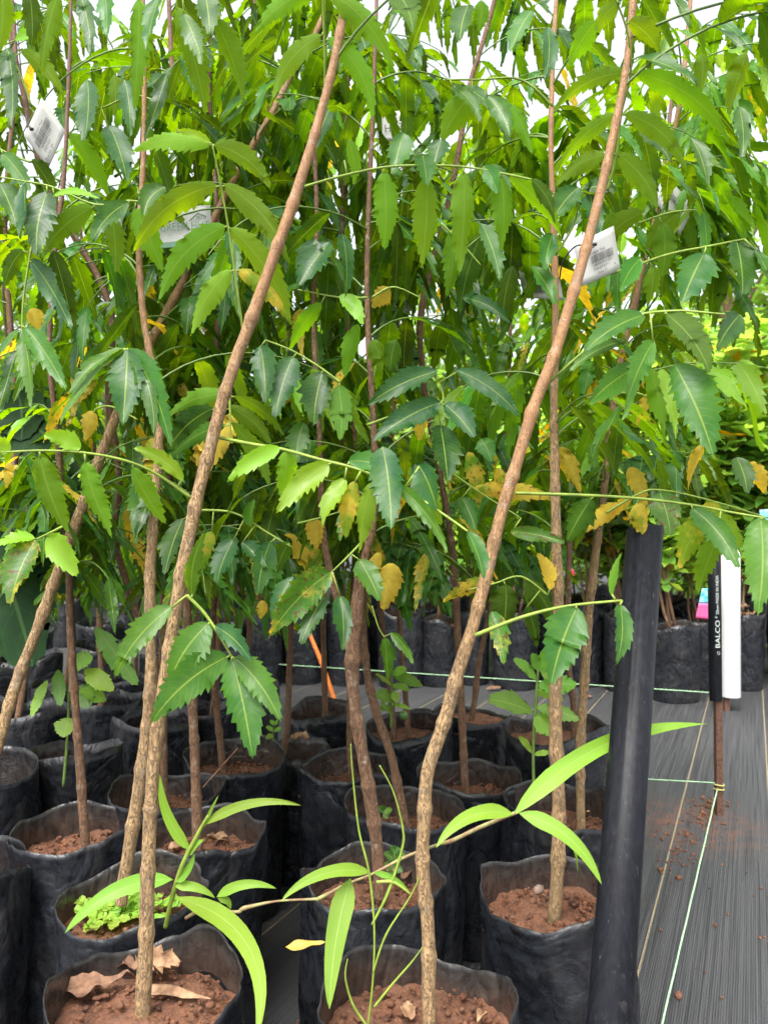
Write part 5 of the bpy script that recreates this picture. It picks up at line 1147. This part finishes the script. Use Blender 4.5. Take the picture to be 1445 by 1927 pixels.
strip([(990, 908), (1010, 906), (1012, 936), (992, 936)], 3.3, ['paper', 'pink'], 'white and pink label among shrubs behind the smooth leaning trunk')
strip([(1262, 936), (1274, 934), (1276, 952), (1264, 954)], 3.1, ['cyan'], 'small cyan label among the bright shrubs')
strip([(1428, 960), (1448, 958), (1450, 990), (1430, 990)], 3.2, ['cyan'], 'teal label at the right edge')
# orange tube
mb = MB(); da = 2.9; tube(mb, catmull([(P(560, 1120, 3.1), .006), (P(580, 1185, 3.0), .008), (P(606, 1250, 2.8), .009), (P(632, 1330, 2.5), .009), (P(640, 1385, 2.35), .009)], 8), 10)
tag(mb.build('orange_tube', M['orange']), 'bright orange plastic tube leaning behind the thin dark stems', 'tube')
# loose flap of silvery plastic at left
# ------------------------------------------------------------------ trees behind the nursery
def tree(x, y, h, cr, seed, mat, lab, lime, base=0.25, nl=3200, ls=0.16):
    random.seed(seed); root = tag(empty('tree', (x, y, 0)), lab, 'tree', 'trees beyond the nursery'); tm = MB(); lf = MB()
    tube(tm, catmull([(Vector((x, y, -.1)), .12), (Vector((x + .1, y, h * .4)), .09), (Vector((x - .1, y, h * .85)), .03)], 6), 10, .1, seed)
    cl = []
    for k in range(26):
        a = rnd(0, 6.28); z = h * rnd(base, 1); rr = cr * rnd(.35, .95) * (1 - .5 * abs(z / h - .6)); c = Vector((x + math.cos(a) * rr, y + math.sin(a) * rr, z)); cl.append((c, cr * rnd(.25, .45)))
        tube(tm, catmull([(Vector((x, y, z * .7)), .035), (Vector(((x + c.x) / 2, (y + c.y) / 2, z * .88)), .025), (c, .008)], 4), 5)
    tm.build('trunk', M['bark_red'], root)
    for k in range(nl):
        c, r = random.choice(cl); v = Vector((random.gauss(0, 1), random.gauss(0, 1), random.gauss(0, .8))); v = v.normalized() * r * random.random() ** .4
        p = c + v; a = rnd(0, 6.28); L = ls * rnd(.6, 1.3); D = Vector((math.cos(a), math.sin(a), rnd(-.9, .3))).normalized()
        leaflet(lf, p, p + D * L, Vector((rnd(-.5, .5), rnd(-.5, .5), 1)).normalized(), L * .5, Vector((0, 0, L * .1)), teeth=0, tint=(min(1, max(0, random.gauss(lime, .25))), 0, 0), lod=2, shape=1)
    lf.build('crown', M[mat], root)
def tx(px, d): return (px - CX) / F * d
tree(tx(1420, 11), 11, 4.9, 1.5, 401, 'far_leaf', 'dark green tree beyond the nursery at the right edge', .1)
tree(tx(1180, 9), 9, 2.9, 1.4, 402, 'far_leaf', 'light green tree beyond the nursery behind the right crowns', 1.0)
tree(tx(860, 10), 10, 3.0, 1.4, 403, 'far_leaf', 'pale green tree beyond the nursery behind the centre crowns', 1.0)
tree(tx(560, 9), 9, 2.9, 1.4, 404, 'far_leaf', 'mid green tree beyond the nursery left of centre', .5)
tree(tx(250, 10), 10, 3.2, 1.6, 405, 'far_leaf', 'green tree beyond the nursery behind the left crowns', .35)
tree(tx(120, 7), 7, 2.0, 1.5, 411, 'far_leaf', 'low dark bushy tree close behind the left rows', .2, base=.08)
tree(tx(480, 7.5), 7.5, 2.0, 1.5, 412, 'far_leaf', 'low bushy tree close behind the forked trunk', .3, base=.08)
tree(tx(900, 7.5), 7.5, 2.0, 1.5, 413, 'far_leaf', 'low bright bushy tree close behind the far shrubs', .6, base=.08)
tree(tx(1230, 8), 8, 1.9, 1.4, 414, 'far_leaf', 'low dark bushy tree behind the near black pipe top', .2, base=.08)
tree(tx(1330, 7), 7, 2.5, 1.0, 415, 'far_leaf', 'bright bushy tree behind the white pipe', .9, base=.1, ls=.13)
tree(tx(430, 8), 8, 5.6, 1.1, 416, 'far_leaf', 'tall sparse lime green tree showing in the sky gaps left of centre', 1.0, base=.5, nl=800, ls=.2)
tree(tx(1360, 8), 8, 5.4, 1.3, 417, 'far_leaf', 'tall sparse lime green tree showing in the sky gaps at right', 1.0, base=.35, nl=1200, ls=.2)
tree(tx(880, 9), 9, 5.6, 1.0, 418, 'far_leaf', 'tall sparse lime green tree showing in the sky gaps at centre', .9, base=.5, nl=600, ls=.2)
tree(tx(-20, 9), 9, 3.6, 1.5, 406, 'far_leaf', 'dark green tree beyond the nursery at the left edge', .15)
tree(tx(1330, 16), 16, 4.2, 2.0, 407, 'far_leaf', 'distant pale tree low behind the right crowns', .6)
tree(tx(700, 15), 15, 3.6, 2.2, 408, 'far_leaf', 'distant dark tree low behind the centre crowns', .1)
